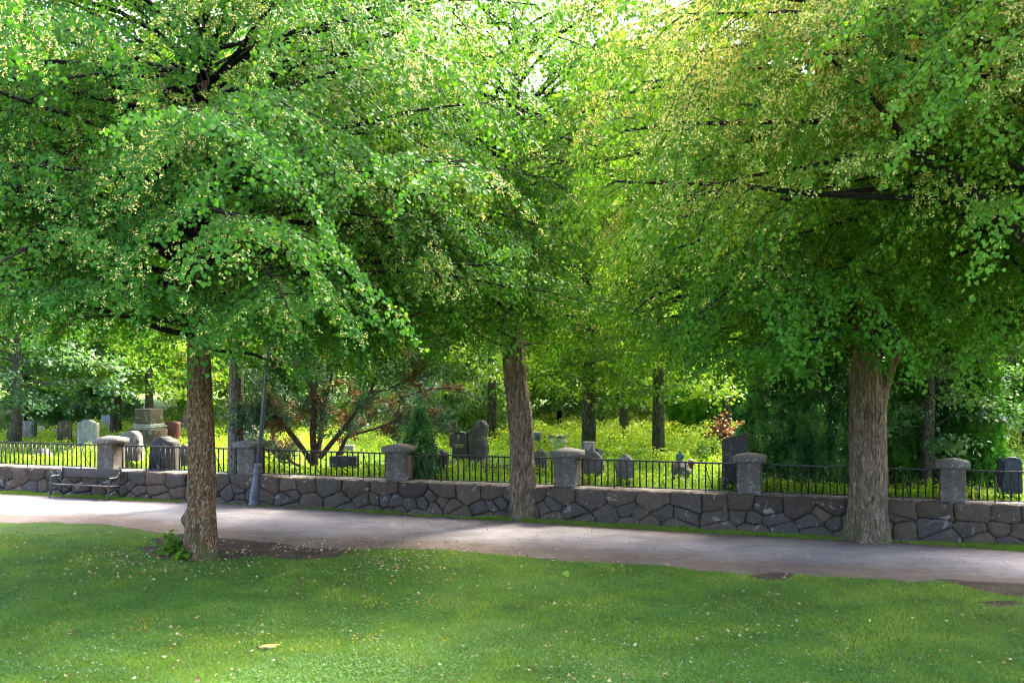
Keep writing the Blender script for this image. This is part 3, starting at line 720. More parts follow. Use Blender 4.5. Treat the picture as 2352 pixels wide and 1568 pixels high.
# --- stout tree against the wall on the right, with a second stem
b3 = G(1994, 1240); rs = np.random.RandomState(45)
lim = limb_set(rs, 48, 3.9, 6.7, lambda f, a: 7.4 + 1.0*f, lambda f, a: 3.55 + 2.4*f + (.5 if math.cos(a) > .4 else 0), lambda f: .95)
lim += limb_set(rs, 60, 6.3, 10.5, lambda f, a: 8.2 - 1.2*f, lambda f, a: 5.9 + 4.4*f, lambda f: .9, 1.)
lim += limb_set(rs, 32, 9.6, 13.5, lambda f, a: 7.2 - 4.*f, lambda f, a: 11. + 3.6*f, lambda f: .6, 2.)
r3 = linden('linden_tree', 'stoutest linden, thick trunk with flared foot against the wall and a thinner second stem', b3, [(0, 0, -.1, .50), (.0, 0, .35, .475), (-.0, 0, 1.2, .445), (-.01, 0, 2.3, .43), (-.03, 0, 3.3, .39), (-.1, 0, 4.6, .33), (-.12, 0, 6.5, .26), (0, 0, 9.5, .17), (0, 0, 13.4, .05)],
       lim, .064, 14, 8, .14, 'leaf_mid', 'bark', .40, .055, .17, tw_step=.135, bz0=.6, keep=lambda p: not (p[2] < 7.2 - .35*max(0, p[0]-1.2) - (3. if p[0] > 2.4 else 0) and p[0] < 3.6) and not (p[2] < 3.95 + (.5 if p[0] > 8.6 else 0)), extra_stems=([(.30, .25, 1.0, .15), (.38, .28, 2.2, .15), (.40, .3, 3.1, .15), (.62, .3, 4.0, .14), (1.15, .3, 5.2, .12), (1.7, .2, 7, .08)],), bark_sides=150)
# --- tree standing just outside the right edge; its flowering boughs reach over the picture
b4 = np.array([10.6, 17.3]); rs = np.random.RandomState(52)
lim = limb_set(rs, 40, 5.2, 8., lambda f, a: 8.0 + (1.6 if math.cos(a) < -.3 else 0), lambda f, a: 5.6 + 2.4*f, lambda f: 1.0)
lim += limb_set(rs, 72, 7.2, 11, lambda f, a: 8.8 - 1.0*f + (1.2 if math.cos(a) < -.3 else 0), lambda f, a: 7.3 + 4.0*f, lambda f: 1.0, 1.)
lim += limb_set(rs, 44, 9.6, 14, lambda f, a: 9.2 - 5.4*f, lambda f, a: 11.5 + 3.6*f, lambda f: .7, 2.)
lim = [l for l in lim]
lim.append((4.4, math.pi - .12, 5.2, 8.3, .1))
r4 = linden('linden_tree', 'flowering linden at the right edge whose yellow-blossomed boughs hang over the path', b4, [(0, 0, -.1, .42), (0, 0, 1, .36), (0, 0, 3, .33), (-.1, 0, 5, .3), (-.1, 0, 8, .22), (0, 0, 11, .14), (0, 0, 14, .04)],
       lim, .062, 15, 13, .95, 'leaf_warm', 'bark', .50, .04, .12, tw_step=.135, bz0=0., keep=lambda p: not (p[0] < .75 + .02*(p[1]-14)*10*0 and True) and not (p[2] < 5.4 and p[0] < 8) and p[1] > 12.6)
# heavy dark bough of that tree, seen crossing the right edge
ob = MB(); bark_tube(ob, [np.array(p) - np.array([b4[0], b4[1], gz(b4[0])]) for p in ((10.5, 17.2, 3.9), (9.2, 16.6, 4.9), (7.6, 16.2, 5.95), (6.6, 16.0, 6.75), (5.9, 15.9, 7.2), (5.2, 15.7, 7.9), (4.4, 15.4, 8.5))], [.17, .12, .095, .08, .06, .04, .02], 24, 60, .012, 4.)
ob.obj('main_bough', M['bark_dark'], r4[0], True)
# --- slimmer tree by the lamp post
b5 = G(541, 1151); rs = np.random.RandomState(61)
lim = limb_set(rs, 22, 4.6, 8., lambda f, a: 5.2, lambda f, a: 4.6 + 3.2*f, lambda f: .8)
lim += limb_set(rs, 16, 7.6, 12, lambda f, a: 4.6 - 2.4*f, lambda f, a: 8 + 4.6*f, lambda f: .6, 1.)
r5 = linden('linden_tree', 'slender linden with straight dark speckled trunk between wall and lamp post', b5, [(0, 0, -.1, .25), (0, 0, .5, .235), (0, 0, 2, .215), (.03, 0, 4, .2), (.05, 0, 7, .15), (0, 0, 12, .04)],
       lim, .07, 12, 17, .04, 'leaf_mid', 'bark_grey', .38, .022, .05, bark_sides=90)

# ------------------------------------------------------------------ background broadleaf trees (own crown and trunk each)
def broadleaf_mesh(seed, H, Rr, zlo, leaf, n_limb, per, step=.6, lay=.0, tintc=.5):
    rs = np.random.RandomState(seed); lm, tm = MB(), MB()
    tm.tube([(0, 0, -.3), (rs.uniform(-.1, .1), 0, H*.35), (rs.uniform(-.25, .25), 0, H*.7), (0, 0, H*.97)], np.array([.022*H, .018*H, .010*H, .01]), 12)
    tw = [[], [], [], []]; g = 2.39996
    for i in range(n_limb):
        f = (i + .5)/n_limb; ah = zlo*.9 + (H*.93 - zlo*.9)*f
        rr = Rr*(math.sqrt(max(0.02, 1 - (max(0, f - .35)/.68)**2)))*(.75 + .25*min(1, f/.2))*rs.uniform(.75, 1.1)
        az = i*g + rs.uniform(-.3, .3); t = np.linspace(0, 1, 9)
        P = np.stack([math.cos(az)*rr*t, math.sin(az)*rr*t, ah + rr*(.30 + .3*f)*t - rr*(.30 if f < .5 else .12)*t*t*1.3], 1) + rs.normal(0, .06, (9, 3))
        tm.tube(P, .03*(1-t)*(rr/4) + .008, 5, cap=False)
        lt = np.clip(tintc + rs.normal(0, .16), 0, 1)
        n = max(3, int(rr/step*2.2)); s = rs.uniform(.18, 1, n)
        pos = np.stack([np.interp(s, t, P[:, k]) for k in range(3)], 1)
        sd = np.array([-math.sin(az), math.cos(az), 0])
        d = np.array([math.cos(az), math.sin(az), 0])*.7 + sd*rs.uniform(-1.2, 1.2, n)[:, None] + np.stack([rs.normal(0, .2, n), rs.normal(0, .2, n), rs.normal(.05, .18, n)], 1)
        tw[0].append(pos); tw[1].append(unit(d)); tw[2].append(rs.uniform(.6, 1.3, n)*rr*.22 + .25); tw[3].append(np.clip(lt + rs.normal(0, .08, n), 0, 1))
    TW = [np.concatenate(a) for a in tw]
    p0, d, ln, tt = TW; n = len(p0)
    s = rs.rand(n, per); pos = p0[:, None] + d[:, None]*(ln[:, None]*s)[..., None]; pos[:, :, 2] -= .25*ln[:, None]*s**2
    pos = (pos + rs.normal(0, .10 + .02*Rr, (n, per, 3))*np.array([1, 1, .5 if lay else .8])).reshape(-1, 3)
    out = pos.copy(); out[:, 2] = 0; out = unit(out)
    place(lm, pos, out*.4 + rs.normal(0, .6, (n*per, 3)) + np.array([0, 0, -.4]), out*(.25 if lay else .6) + UP*(1.1 if lay else .7) + rs.normal(0, .45, (n*per, 3)), leaf*rs.uniform(.6, 1.25, n*per), np.clip(np.repeat(tt, per) + rs.normal(0, .12, n*per), 0, 1), fold=rs.uniform(.3, 2, n*per))
    return tm.mesh('trunk', True), lm.mesh('crown')
def far_tree(name, label, x, y, meshes, matT, matC, rz=0., sc=1., group=None):
    root = thing(name, label, 'tree', (x, y, float(cz(x, y))), rz, group); root.scale = (sc,)*3
    for nm, me, mt in (('trunk', meshes[0], matT), ('crown', meshes[1], matC)):
        if not me.materials: me.materials.append(mt)
        o = bpy.data.objects.new(nm, me); COL.objects.link(o); o.parent = root
    return root
# woodland beyond the graves
FM = [broadleaf_mesh(101, 15, 5.2, 1.6, .20, 70, 16, .55), broadleaf_mesh(102, 17, 5.8, 2.0, .20, 78, 16, .55, tintc=.35), broadleaf_mesh(103, 12.5, 4.6, 1.0, .19, 60, 16, .5, tintc=.7)]
fm_mat = ['leaf_far', 'leaf_blue', 'leaf_bright']
fars = [(-32, 58, 0, 1.2), (-25.5, 52, 1, 1.2), (-24, 66, 2, 1.6), (-18, 60, 0, 1.4), (-13.5, 55, 2, 1.5), (-9, 63, 1, 1.45), (-4.5, 57, 0, 1.4), (-.3, 64, 2, 1.3), (2.2, 58, 2, 1.), (5.6, 57, 0, 1.35), (8.5, 62, 2, 1.3), (11.5, 54, 2, 1.2),
        (16, 60, 0, 1.2), (20.5, 53, 1, 1.1), (25.5, 58, 2, 1.3), (31, 54, 0, 1.2), (19.5, 41, 0, .8), (24, 45, 1, .9), (-38, 66, 2, 1.4), (37, 64, 1, 1.3), (-29, 76, 0, 1.7), (-16, 78, 1, 1.7), (-5, 80, 0, 1.45), (13, 78, 0, 1.7), (27, 76, 1, 1.7)]
kinds = ['mid-green rounded tree', 'bluish dense tall tree', 'bright yellow-green bushy tree']
where = ['at the far left of the woodland', 'behind the leftmost gravestones', 'far behind the brown wedge gravestone', 'behind the pale arched gravestone', 'behind the plinth monument', 'behind the mossy trunk', 'behind the juniper', 'behind the gap of sky', 'right behind the middle leaning trunk', 'just right of the middle leaning trunk',
         'behind the ringed cross', 'behind the round clipped thuja', 'behind the slanting slab', 'behind the dark thuja mass', 'behind the stoutest trunk', 'at the far right of the woodland', 'near the right end behind the feathery thuja', 'near the right end beyond the blue-black gravestone', 'in the outer left corner of the wood', 'in the outer right corner of the wood', 'in the back row at left', 'in the back row behind the plinth monument', 'in the back row at the middle', 'in the back row behind the ringed cross', 'in the back row at right']
for (x, y, k, s), w in zip(fars, where):
    far_tree('broadleaf_tree', f'{kinds[k]} standing {w}', x, y, FM[k], M['bark_dark'], M[fm_mat[k]], random.uniform(0, 6.28), s, 'trees beyond the gravestones')
for bu, by_, bk, bsc, bl in ((60, 49, 0, .30, 'beyond the pale stones near the left edge'), (215, 50, 1, .32, 'closing the view behind the pale arched gravestone'), (460, 47, 2, .36, 'beyond the mossy trunk'), (640, 46, 0, .34, 'beyond the juniper stems'),
        (830, 47, 2, .40, 'beyond the dark block gravestone'), (985, 49, 1, .36, 'under the feathery larch'), (1150, 48, 2, .42, 'just left of the leaning trunk'), (1285, 49, 0, .40, 'behind the box tomb'), (1420, 50, 2, .44, 'between the two slim dark trunks'), (1560, 51, 0, .40, 'behind the rounded bright thuja')):
    far_tree('leafy_bush', 'broad low leafy bush ' + bl, (bu - 1176)*by_/F, by_, FM[bk], M['bark_dark'], M[fm_mat[bk]], bu*.01, bsc, 'leafy bushes beyond the gravestones')['category'] = 'bush'
# nearer cemetery trees
CT = broadleaf_mesh(111, 11.5, 3.9, 2.6, .105, 62, 22, .40, 1, .55); CT2 = broadleaf_mesh(112, 10.5, 4.2, 2.2, .105, 60, 22, .40, 1, .6); CT3 = broadleaf_mesh(113, 9.5, 4.6, 1.7, .11, 54, 20, .42, 1, .4); CT5 = broadleaf_mesh(115, 8.5, 3.2, 2.0, .115, 34, 18, .42, 1, .62); CT4 = broadleaf_mesh(114, 8, 3.0, 1.2, .10, 46, 22, .36, 1, .45)
def at(u, y): return (u - 1176)*y/F
far_tree('elm_tree', 'slim dark-trunked tree with airy layered branches rising behind the ringed cross', at(1352, 37), 37, CT, M['bark_birch'], M['leaf_far'], .4, 1., 'slim trees among the graves')
far_tree('elm_tree', 'slim tree with bark peeling dark, between the arched gravestone and the bronze figure', at(1512, 36), 36, CT2, M['bark_birch'], M['leaf_bright'], 1.9, .95, 'slim trees among the graves')
far_tree('elm_tree', 'dark shady tree among graves near the left edge of the cemetery', at(36, 39), 39, CT3, M['bark_birch'], M['leaf_blue'], .8, 1., 'slim trees among the graves')
far_tree('elm_tree', 'slim tree with brown trunk behind the tall bluish gravestone', at(266, 44), 44, CT2, M['bark_birch'], M['leaf_bright'], 3.0, 1.05, 'slim trees among the graves')
far_tree('elm_tree', 'small light-leaved tree with grey trunk between the thujas', at(2130, 28.6), 28.6, CT4, M['bark_grey'], M['leaf_blue'], 2.2, .95, 'slim trees among the graves')
far_tree('maple_tree', 'bright maple whose low boughs hang over the plinth monument', at(345, 42.5), 42.5, CT5, M['bark_birch'], M['leaf_bright'], .3, .95, 'airy maples among the graves')
far_tree('maple_tree', 'airy light green maple behind the tall rough gravestone', at(1130, 41), 41, CT5, M['bark_birch'], M['leaf_far'], 1.4, 1., 'airy maples among the graves')
far_tree('maple_tree', 'bright yellow-green maple between the two slim dark trunks', at(1432, 43), 43, CT5, M['bark_birch'], M['leaf_bright'], 2.4, 1.05, 'airy maples among the graves')
far_tree('maple_tree', 'light green maple above the copper shrub', at(1668, 42), 42, CT5, M['bark_birch'], M['leaf_far'], 3.7, 1., 'airy maples among the graves')
far_tree('elm_tree', 'spreading tree with a thin trunk behind the blue-black gravestone', at(2285, 36), 36, CT, M['bark_birch'], M['leaf_far'], 4.2, .95, 'slim trees among the graves')

# ------------------------------------------------------------------ conifers and shrubs
def conifer(name, label, x, y, H, rad_f, n, leaf, mat, seed, cat='conifer', group=None, lump=.5, updir=.7, sq=(1, 1), tint=.45):
    rs = np.random.RandomState(seed); z0 = float(cz(x, y)); root = thing(name, label, cat, (x, y, z0), 0, group)
    tm = MB(); tm.tube([(0, 0, -.2), (0, 0, H*.5), (0, 0, H*.92)], np.array([.07, .05, .01])*max(.6, H/4), 8); tm.obj('trunk', M['bark_juniper'], root, True)
    h = H*(1 - np.sqrt(1 - rs.rand(n)*.995)); a = rs.rand(n)*2*np.pi; f = h/H
    base = rad_f(f)
    lm_ = fbm(np.stack([np.cos(a)*2.2 + seed, np.sin(a)*2.2, h*1.1], 1), 3) - .5
    fine = vn(np.stack([np.cos(a)*7 + seed, np.sin(a)*7, h*4.5], 1)) - .5
    r = base*(1 + lump*2*lm_ + .22*fine)*(1 - .28*rs.rand(n)**2)
    pos = np.stack([np.cos(a)*r*sq[0], np.sin(a)*r*sq[1], h + .1*fine], 1)
    out = np.stack([np.cos(a), np.sin(a), np.zeros(n)], 1)
    lm = MB(); place(lm, pos, out*.55 + UP*updir + rs.normal(0, .35, (n, 3)), out + UP*.35 + rs.normal(0, .55, (n, 3)), leaf*rs.uniform(.6, 1.3, n), np.clip(tint + 1.5*fine + 1.0*lm_ + rs.normal(0, .14, n), 0, 1), FAN, np.array([(0, 1, 2, 3), (0, 3, 4, 4)])[:1])
    lm.obj('crown', M[mat], root); return root
tp = lambda f: 1.15*np.power(np.clip(1 - f, 0, 1), .55)*np.clip(.75 + f*1.5, 0, 1)
yt = 29.6
conifer('thuja_tree', 'broad dark thuja bush behind the tall slab with slanting top', at(1795, 30.3), 30.3, 4.6, lambda f: 1.15*tp(f), 34000, .11, 'thuja', 201, 'thuja', 'thujas in the cemetery')
conifer('thuja_tree', 'dark thuja, the tallest of the mass, rising behind the stoutest trunk', at(1905, 29.5), 29.5, 5.4, lambda f: 1.05*tp(f), 34000, .11, 'thuja', 202, 'thuja', 'thujas in the cemetery')
conifer('thuja_tree', 'narrow bright green thuja column to the right of the stoutest trunk', at(2078, 29.4), 29.4, 3.9, lambda f: .50*tp(f), 18000, .09, 'thuja_bright', 203, 'thuja', 'thujas in the cemetery', .3)
conifer('thuja_tree', 'very dark shaded thuja behind the small light-leaved tree', at(2170, 29.8), 29.8, 4.8, lambda f: .95*tp(f), 26000, .11, 'thuja', 204, 'thuja', 'thujas in the cemetery', tint=.25)
conifer('thuja_tree', 'tall green thuja with feathery edge beside the blue-black gravestone', at(2248, 28.6), 28.6, 4.4, lambda f: .62*tp(f), 20000, .10, 'thuja_bright', 205, 'thuja', 'thujas in the cemetery', tint=.3)
conifer('thuja_tree', 'rounded bright thuja behind the bronze figure', at(1600, 46), 46, 2.9, lambda f: 1.1*np.sqrt(np.clip(1 - (2*f - .75)**2/1.6, 0, 1)), 22000, .12, 'thuja_bright', 206, 'thuja', 'thujas in the cemetery', .3, tint=.6)
conifer('thuja_tree', 'dark green thuja bush beyond the copper shrub', at(1655, 49), 49, 4.2, lambda f: 1.3*tp(f), 20000, .13, 'thuja', 207, 'thuja', 'thujas in the cemetery', tint=.6)
conifer('spruce_tree', 'low young spruce with drooping twigs behind the railing beside the speckled pointed gravestone', at(965, 30.6), 30.6, 2.2, lambda f: .75*np.clip(1 - f, 0, 1), 9000, .10, 'thuja', 208, 'spruce', None, .5, -.3)
conifer('larch_tree', 'pale feathery larch with hanging twigs behind the rough tall gravestone', at(1020, 43), 43, 7.5, lambda f: 2.3*tp(f), 30000, .16, 'larch', 209, 'larch', None, .6, -.9)
conifer('dark_conifer', 'dark conifer behind the brown wedge gravestone', at(205, 52), 52, 4.2, lambda f: 2.0*tp(f), 16000, .16, 'thuja', 210, 'conifer', None, .4, tint=.8)

def shrub(name, label, x, y, H, rad, n, leaf, mat, seed, cat='shrub', group=None, z0=None, tint=.5):
    rs = np.random.RandomState(seed); z0 = float(cz(x, y)) if z0 is None else z0
    root = thing(name, label, cat, (x, y, z0), 0, group); st = MB(); lm = MB()
    ns = max(5, int(14*rad + 6)); k = n//ns
    for i in range(ns):
        az = rs.rand()*6.28; rr = rad*math.sqrt(rs.rand()); hh = H*rs.uniform(.6, 1.05)*(1 - .35*(rr/rad)**2); t = np.linspace(0, 1, 7)
        P = np.stack([math.cos(az)*rr*t**1.3, math.sin(az)*rr*t**1.3, hh*t], 1) + rs.normal(0, .02, (7, 3))*H*.5
        st.tube(P, .012*(1-t) + .003, 5, cap=False)
        s = rs.uniform(.2, 1.05, k); pos = np.stack([np.interp(s, t, P[:, c]) for c in range(3)], 1) + rs.normal(0, .09*H**.5 + .02, (k, 3))
        o = pos.copy(); o[:, 2] = 0; o = unit(o)
        place(lm, pos, o + rs.normal(0, .6, (k, 3)) + UP*.1, UP + o*.4 + rs.normal(0, .4, (k, 3)), leaf*rs.uniform(.6, 1.3, k), np.clip(tint + rs.normal(0, .2, k), 0, 1))
    st.obj('stem', M['bark_dark'], root, True); lm.obj('foliage', M[mat], root); return root
shrub('copper_shrub', 'copper-red shrub growing beside the tall slab with slanting top', at(1676, 36.5), 36.5, 1.25, .8, 2400, .10, 'copper', 301)
shrub('clipped_bush', 'low bright green bush behind the railing, right of the bronze figure', at(1628, 34.5), 34.5, .75, .75, 4200, .06, 'leaf_bright', 302, 'bush')
bs = G(395, 1272)
shrub('basal_shoots', 'leafy young shoots sprouting on the ground beside the mossy trunk', bs[0], bs[1], .34, .36, 340, .085, 'leaf_mid', 303, 'shoots', None, gz(bs[0]), .6)
bs2 = G(428, 1278)
shrub('basal_shoots', 'large heart-shaped leaves sprouting at the very foot of the mossy trunk', bs2[0] + .05, bs2[1] - .42, .2, .16, 40, .12, 'leaf_mid', 304, 'shoots', None, gz(bs2[0]), .7)

def juniper():
    yj = 32.3; x = at(722, yj); z0 = float(cz(x, yj)); rs = np.random.RandomState(77)
    root = thing('juniper_tree', 'many-stemmed juniper with browning needles spreading behind the railing by the lamp post', 'juniper', (x, yj, z0))
    def q(u, v, dy=0.): p = W(u, v, yj + dy); return (p.x - x, dy, p.z - z0)
    stems = [([q(722, 1098), q(722, 1050, .1), q(718, 990, .1), q(722, 940), q(712, 880, -.2), q(700, 800)], .13), ([q(730, 1040), q(738, 990, .3), q(742, 940, .4), q(760, 870, .6), q(770, 790, .8)], .085),
             ([q(715, 1060), q(680, 1010, -.3), q(640, 960, -.5), q(622, 930, -.6), q(600, 860, -1)], .09), ([q(700, 1040, .3), q(655, 980, .6), q(640, 930, .8), q(625, 850, 1)], .06),
             ([q(735, 1050), q(775, 1000, -.3), q(815, 950, -.5), q(850, 900, -.7), q(875, 830, -.9)], .085), ([q(752, 1094), q(775, 1050, .2), q(800, 1000, .5), q(850, 955, .9), q(960, 900, 1.5), q(1050, 890, 1.8)], .075),
             ([q(800, 1000, .5), q(860, 985, .4), q(930, 960, .2), q(1000, 960, 0)], .04), ([q(640, 960, -.5), q(600, 950, -.7), q(560, 960, -.9)], .04), ([q(850, 900, -.7), q(900, 890, -1), q(960, 850, -1.2), q(1000, 780, -1.4)], .045),
             ([q(715, 1080, 0), q(670, 1060, .4), q(640, 1030, .9), q(600, 1010, 1.4)], .05), ([q(722, 940), q(700, 850, .8), q(690, 780, 1.2)], .05)]
    st = MB(); tw, br = MB(), MB(); nd, nb = MB(), MB()
    for P, r in stems:
        Q = smooth_path(P, 22); bark_tube(st, P, np.linspace(r, r*.3, len(P)), 18, 30, r*.18, r*90)
        n = 26
        for i in range(n):
            s = .35 + .65*(i + rs.rand())/n; p = Q[min(21, int(s*21))]; tg = unit((Q[min(21, int(s*21)+1)] - Q[max(0, int(s*21)-1)])[None])[0]
            d = unit((tg*.6 + rs.normal(0, .55, 3) + np.array([0, 0, .05]))[None])[0]; ln = rs.uniform(.35, 1.0)
            t = np.linspace(0, 1, 5); B = p + d*ln*t[:, None]; B[:, 2] -= .12*ln*t**2
            st.tube(B, .010*(1-t) + .003, 4, cap=False)
            k = 90; ss = rs.uniform(.15, 1.05, k); pos = np.stack([np.interp(ss, t, B[:, c]) for c in range(3)], 1) + rs.normal(0, .075, (k, 3))
            brown = rs.rand() < (.42 if s < .75 else .2)
            place(nb if brown else nd, pos, np.tile(d*.7 + UP*.1, (k, 1)) + rs.normal(0, .55, (k, 3)), rs.normal(0, .5, (k, 3)) + UP*.6 + np.array([0, -.5, 0]), rs.uniform(.07, .15, k), np.clip(rs.normal(.5, .22, k), 0, 1), THIN*np.array([1.6, 1, 1]), THINQ)
    st.obj('trunk', M['bark_juniper'], root, True); nd.obj('green_needles', M['juniper'], root); nb.obj('brown_needles', M['juniper_brown'], root)
juniper()

# ------------------------------------------------------------------ gravestones
def slab_mesh(w, h, d, top, hw=lambda z: 1., rough=0., nx=22, nz=18, seed=0, dtop=1.0):
    X = np.linspace(-1, 1, nx+1); mb = MB(); rows_f, rows_b = [], []
    for j in range(nz+1):
        z = j/nz; x = X*w/2*hw(z); zz = top(X)*h*z
        dd = d/2*(1 + (dtop-1)*z)
        pts = np.stack([x, np.zeros_like(x), zz], 1)
        nf = rough*(fbm(np.stack([x*4 + seed, zz*4 + zz*0, x*2.5 - zz*3], 1), 4) - .5)*2 if rough else 0
        nb = rough*(fbm(np.stack([x*4 + seed + 50, zz*4, np.zeros_like(x)], 1), 4) - .5)*2 if rough else 0
        f = pts.copy(); f[:, 1] = -dd + nf; b = pts.copy(); b[:, 1] = dd + nb
        if rough:
            e = rough*(vn(np.stack([np.full_like(zz, seed), zz*6, np.zeros_like(zz)], 1)) - .5)*1.5
            f[0, 0] += e[0]; b[0, 0] += e[0]; f[-1, 0] += e[-1]; b[-1, 0] += e[-1]
        rows_f.append(f); rows_b.append(b)
    Fv = np.concatenate(rows_f); Bv = np.concatenate(rows_b); n = nx+1; o = len(Fv)
    q = [(j*n+i, j*n+i+1, (j+1)*n+i+1, (j+1)*n+i) for j in range(nz) for i in range(nx)]
    q += [(o+j*n+i+1, o+j*n+i, o+(j+1)*n+i, o+(j+1)*n+i+1) for j in range(nz) for i in range(nx)]
    q += [(j*n+nx, o+j*n+nx, o+(j+1)*n+nx, (j+1)*n+nx) for j in range(nz)] + [(o+j*n, j*n, (j+1)*n, o+(j+1)*n) for j in range(nz)]
    q += [(nz*n+i, nz*n+i+1, o+nz*n+i+1, o+nz*n+i) for i in range(nx)]
    mb.add(np.concatenate([Fv, Bv]), q); return mb
flat = lambda x: np.ones_like(x)
def gable(k): return lambda x: 1 - k*np.abs(x)
def arch(k): return lambda x: 1 - k*(1 - np.sqrt(np.clip(1 - x*x*.98, 0, 1)))
def slant(k): return lambda x: 1 - k*(1 - x)/2
def ogee(k): return lambda x: 1 - k*np.abs(x)**1.6
def shoulder(k): return lambda x: np.where(np.abs(x) > .80, 1 - k*.35 - .0*x, 1 - k*(1 - np.sqrt(np.clip(1 - (x/.82)**2*.9, 0, 1))))
GG = 'gravestones behind the wall'
def stone(label, u0, u1, vt, y, d, mat, top=flat, hw=lambda z: 1., rough=0., name='gravestone', yaw=None, base=.0, basew=1.25, sink=.25, dtop=1., seed=0, cat='gravestone'):
    """front face spans pixels u0..u1 in the photograph; y its distance"""
    u = (u0+u1)/2; x = at(u, y); z0 = float(cz(x, y)); yw = PSI if yaw is None else yaw
    fs = math.cos(yw) - (x/y)*math.sin(yw)
    w = (u1-u0)*y/F/fs; zt = HC - (vt - VH)*y/F; h = zt - z0 + sink
    root = thing(name, label, cat, (x, y, z0 - sink), yw, GG)
    mb = slab_mesh(w, h, d, top, hw, rough, seed=u0*.7, dtop=dtop); mb.obj('slab', M[mat], root, rough > 0)
    if base > 0:
        bb = MB(); bb.box(-w*basew/2, w*basew/2, -d*.9, d*.9, 0, sink + base, bev=.012); bb.obj('plinth', M['st_grey' if mat != 'st_black' else 'st_black'], root)
    return root, w, h
def text(root, s, size, loc, mat, name='inscription'):
    cu = bpy.data.curves.new(name, 'FONT'); cu.body = s; cu.size = size; cu.align_x = 'CENTER'; cu.extrude = .002
    o = bpy.data.objects.new(name, cu); COL.objects.link(o); o.parent = root; o.location = loc
    dg = bpy.context.evaluated_depsgraph_get(); me = bpy.data.meshes.new_from_object(o.evaluated_get(dg)); bpy.data.objects.remove(o)
    o = link(name, me, mat, root); o.location = loc; o.rotation_euler = (R(90), 0, 0); return o
tap = lambda k: (lambda z: 1 + k*(1 - z))
stone('grey-green gravestone near the left edge behind a dark trunk', 57, 79, 966, 41, .3, 'st_grey')
stone('small dark brown gravestone half hidden by the leftmost trunk', 21, 33, 984, 40, .3, 'st_brown', ogee(.2))
stone('tall dark brown wedge-shaped gravestone with bright edge', 139, 159, 967, 40, .35, 'st_brown', flat, tap(.18), dtop=.75)
stone('pale arched gravestone with shoulders, streaked with grey', 182, 223, 963, 39.5, .24, 'st_light', shoulder(.22))
stone('tall pale bluish gravestone beyond the arched pale one', 238, 262, 952, 46, .3, 'st_blue', flat, tap(.12))
# plinth monument
r_, w_, h_ = stone('large brown monument with moulded plinth and narrower upper block', 318, 366, 985, 40, .95, 'st_brown', name='monument', cat='monument')
mb = MB(); mb.box(-w_*.46, w_*.46, -.44, .44, h_, h_+.08, bev=.02); mb.box(-w_*.50, w_*.50, -.50, .50, h_+.082, h_+.12, bev=.012); mb.box(-w_*.44, w_*.44, -.42, .42, h_+.122, h_+.20, bev=.02); mb.obj('moulding', M['st_light'], r_)
mb = MB(); mb.box(-w_*.38, w_*.38, -.37, .37, h_+.202, h_+.75, bev=.015); mb.obj('upper_block', M['st_brown'], r_)
stone('round-topped rough gravestone just behind the bench pillar', 286, 322, 989, 33.6, .35, 'st_rough', arch(.24), rough=.035)
stone('dark gabled gravestone widening to its foot, in front of the others above the bench', 357, 400, 1002, 32.6, .5, 'st_dark', gable(.12), tap(.26), rough=.012)
r_, w_, h_ = stone('reddish-brown gravestone with pale inscription', 382, 411, 967, 41, .26, 'st_red', arch(.06))
for k, (s, z) in enumerate((('FAMILJEN', .56), ('BERGSTRÖM', .50), ('1921', .38))): pass
stone('slender grey-blue gravestone beside the red one', 412, 430, 960, 47, .3, 'st_blue', ogee(.15))
stone('low mossy rounded gravestone lying in the meadow above the left railing', 78, 118, 1029, 36, .4, 'st_grey', ogee(.5), rough=.05)
stone('dark pointed gravestone rising behind the lamp pillar', 559, 593, 975, 34.5, .4, 'st_dark', ogee(.45), rough=.02)
stone('small bluish gravestone far off between the two left trunks', 498, 506, 990, 48, .25, 'st_blue')
stone('small red gravestone seen between the two left trunks', 508, 522, 992, 45, .25, 'st_red')
stone('leaning grey gravestone half hidden behind the mossy trunk', 418, 440, 1020, 33.2, .35, 'st_grey', arch(.3), rough=.02)
stone('dark polished block gravestone behind the railing under the juniper', 763, 819, 1046, 31.8, .35, 'st_dark', slant(.02), rough=.006)
stone('pale squat gravestone behind the dark block under the juniper', 783, 812, 1022, 36.5, .3, 'st_light')
stone('small white gravestone glimpsed through the juniper', 798, 811, 1013, 42, .2, 'st_white')
stone('grey square gravestone among the juniper stems', 617, 640, 1018, 36, .5, 'st_grey', base=.1)
stone('black-speckled pointed gravestone behind the railing', 991, 1026, 1030, 30.9, .34, 'st_dark', gable(.10), tap(.10), rough=.008)
r_, w_, h_ = stone('tall tapering polished black gravestone with gilt inscription', 1044, 1071, 990, 33.2, .28, 'st_black', gable(.03), tap(.28), base=.26, basew=1.35)
text(r_, 'Orust Eriksson', .062, (0, -.155, h_*.70), M['gold']); text(r_, '1855 – 1909', .05, (0, -.155, h_*.655), M['gold'])
mb = MB(); mb.box(-.012, .012, -.156, -.150, h_*.80, h_*.80+.19); mb.box(-.045, .045, -.156, -.151, h_*.80+.115, h_*.80+.14); mb.obj('cross_mark', M['gold'], r_)
stone('very tall rough-hewn grey gravestone beside the polished black one', 1074, 1116, 965, 33.6, .38, 'st_rough', lambda x: 1 - .20*np.clip((.1 - x)/.6, 0, 1)**1.2 - .10*np.clip((x-.55)/.45, 0, 1)**2, tap(.05), rough=.06, base=.22)
stone('brown trunk, built as a plain slab, behind the polished black gravestone', 1036, 1046, 965, 38, .3, 'st_brown')  # a tree trunk, stood in for by a narrow slab of brown stone
stone('grey gravestone with sloping shoulders behind the leaning trunk', 1228, 1255, 1032, 31.5, .3, 'st_rough', ogee(.10), rough=.012)
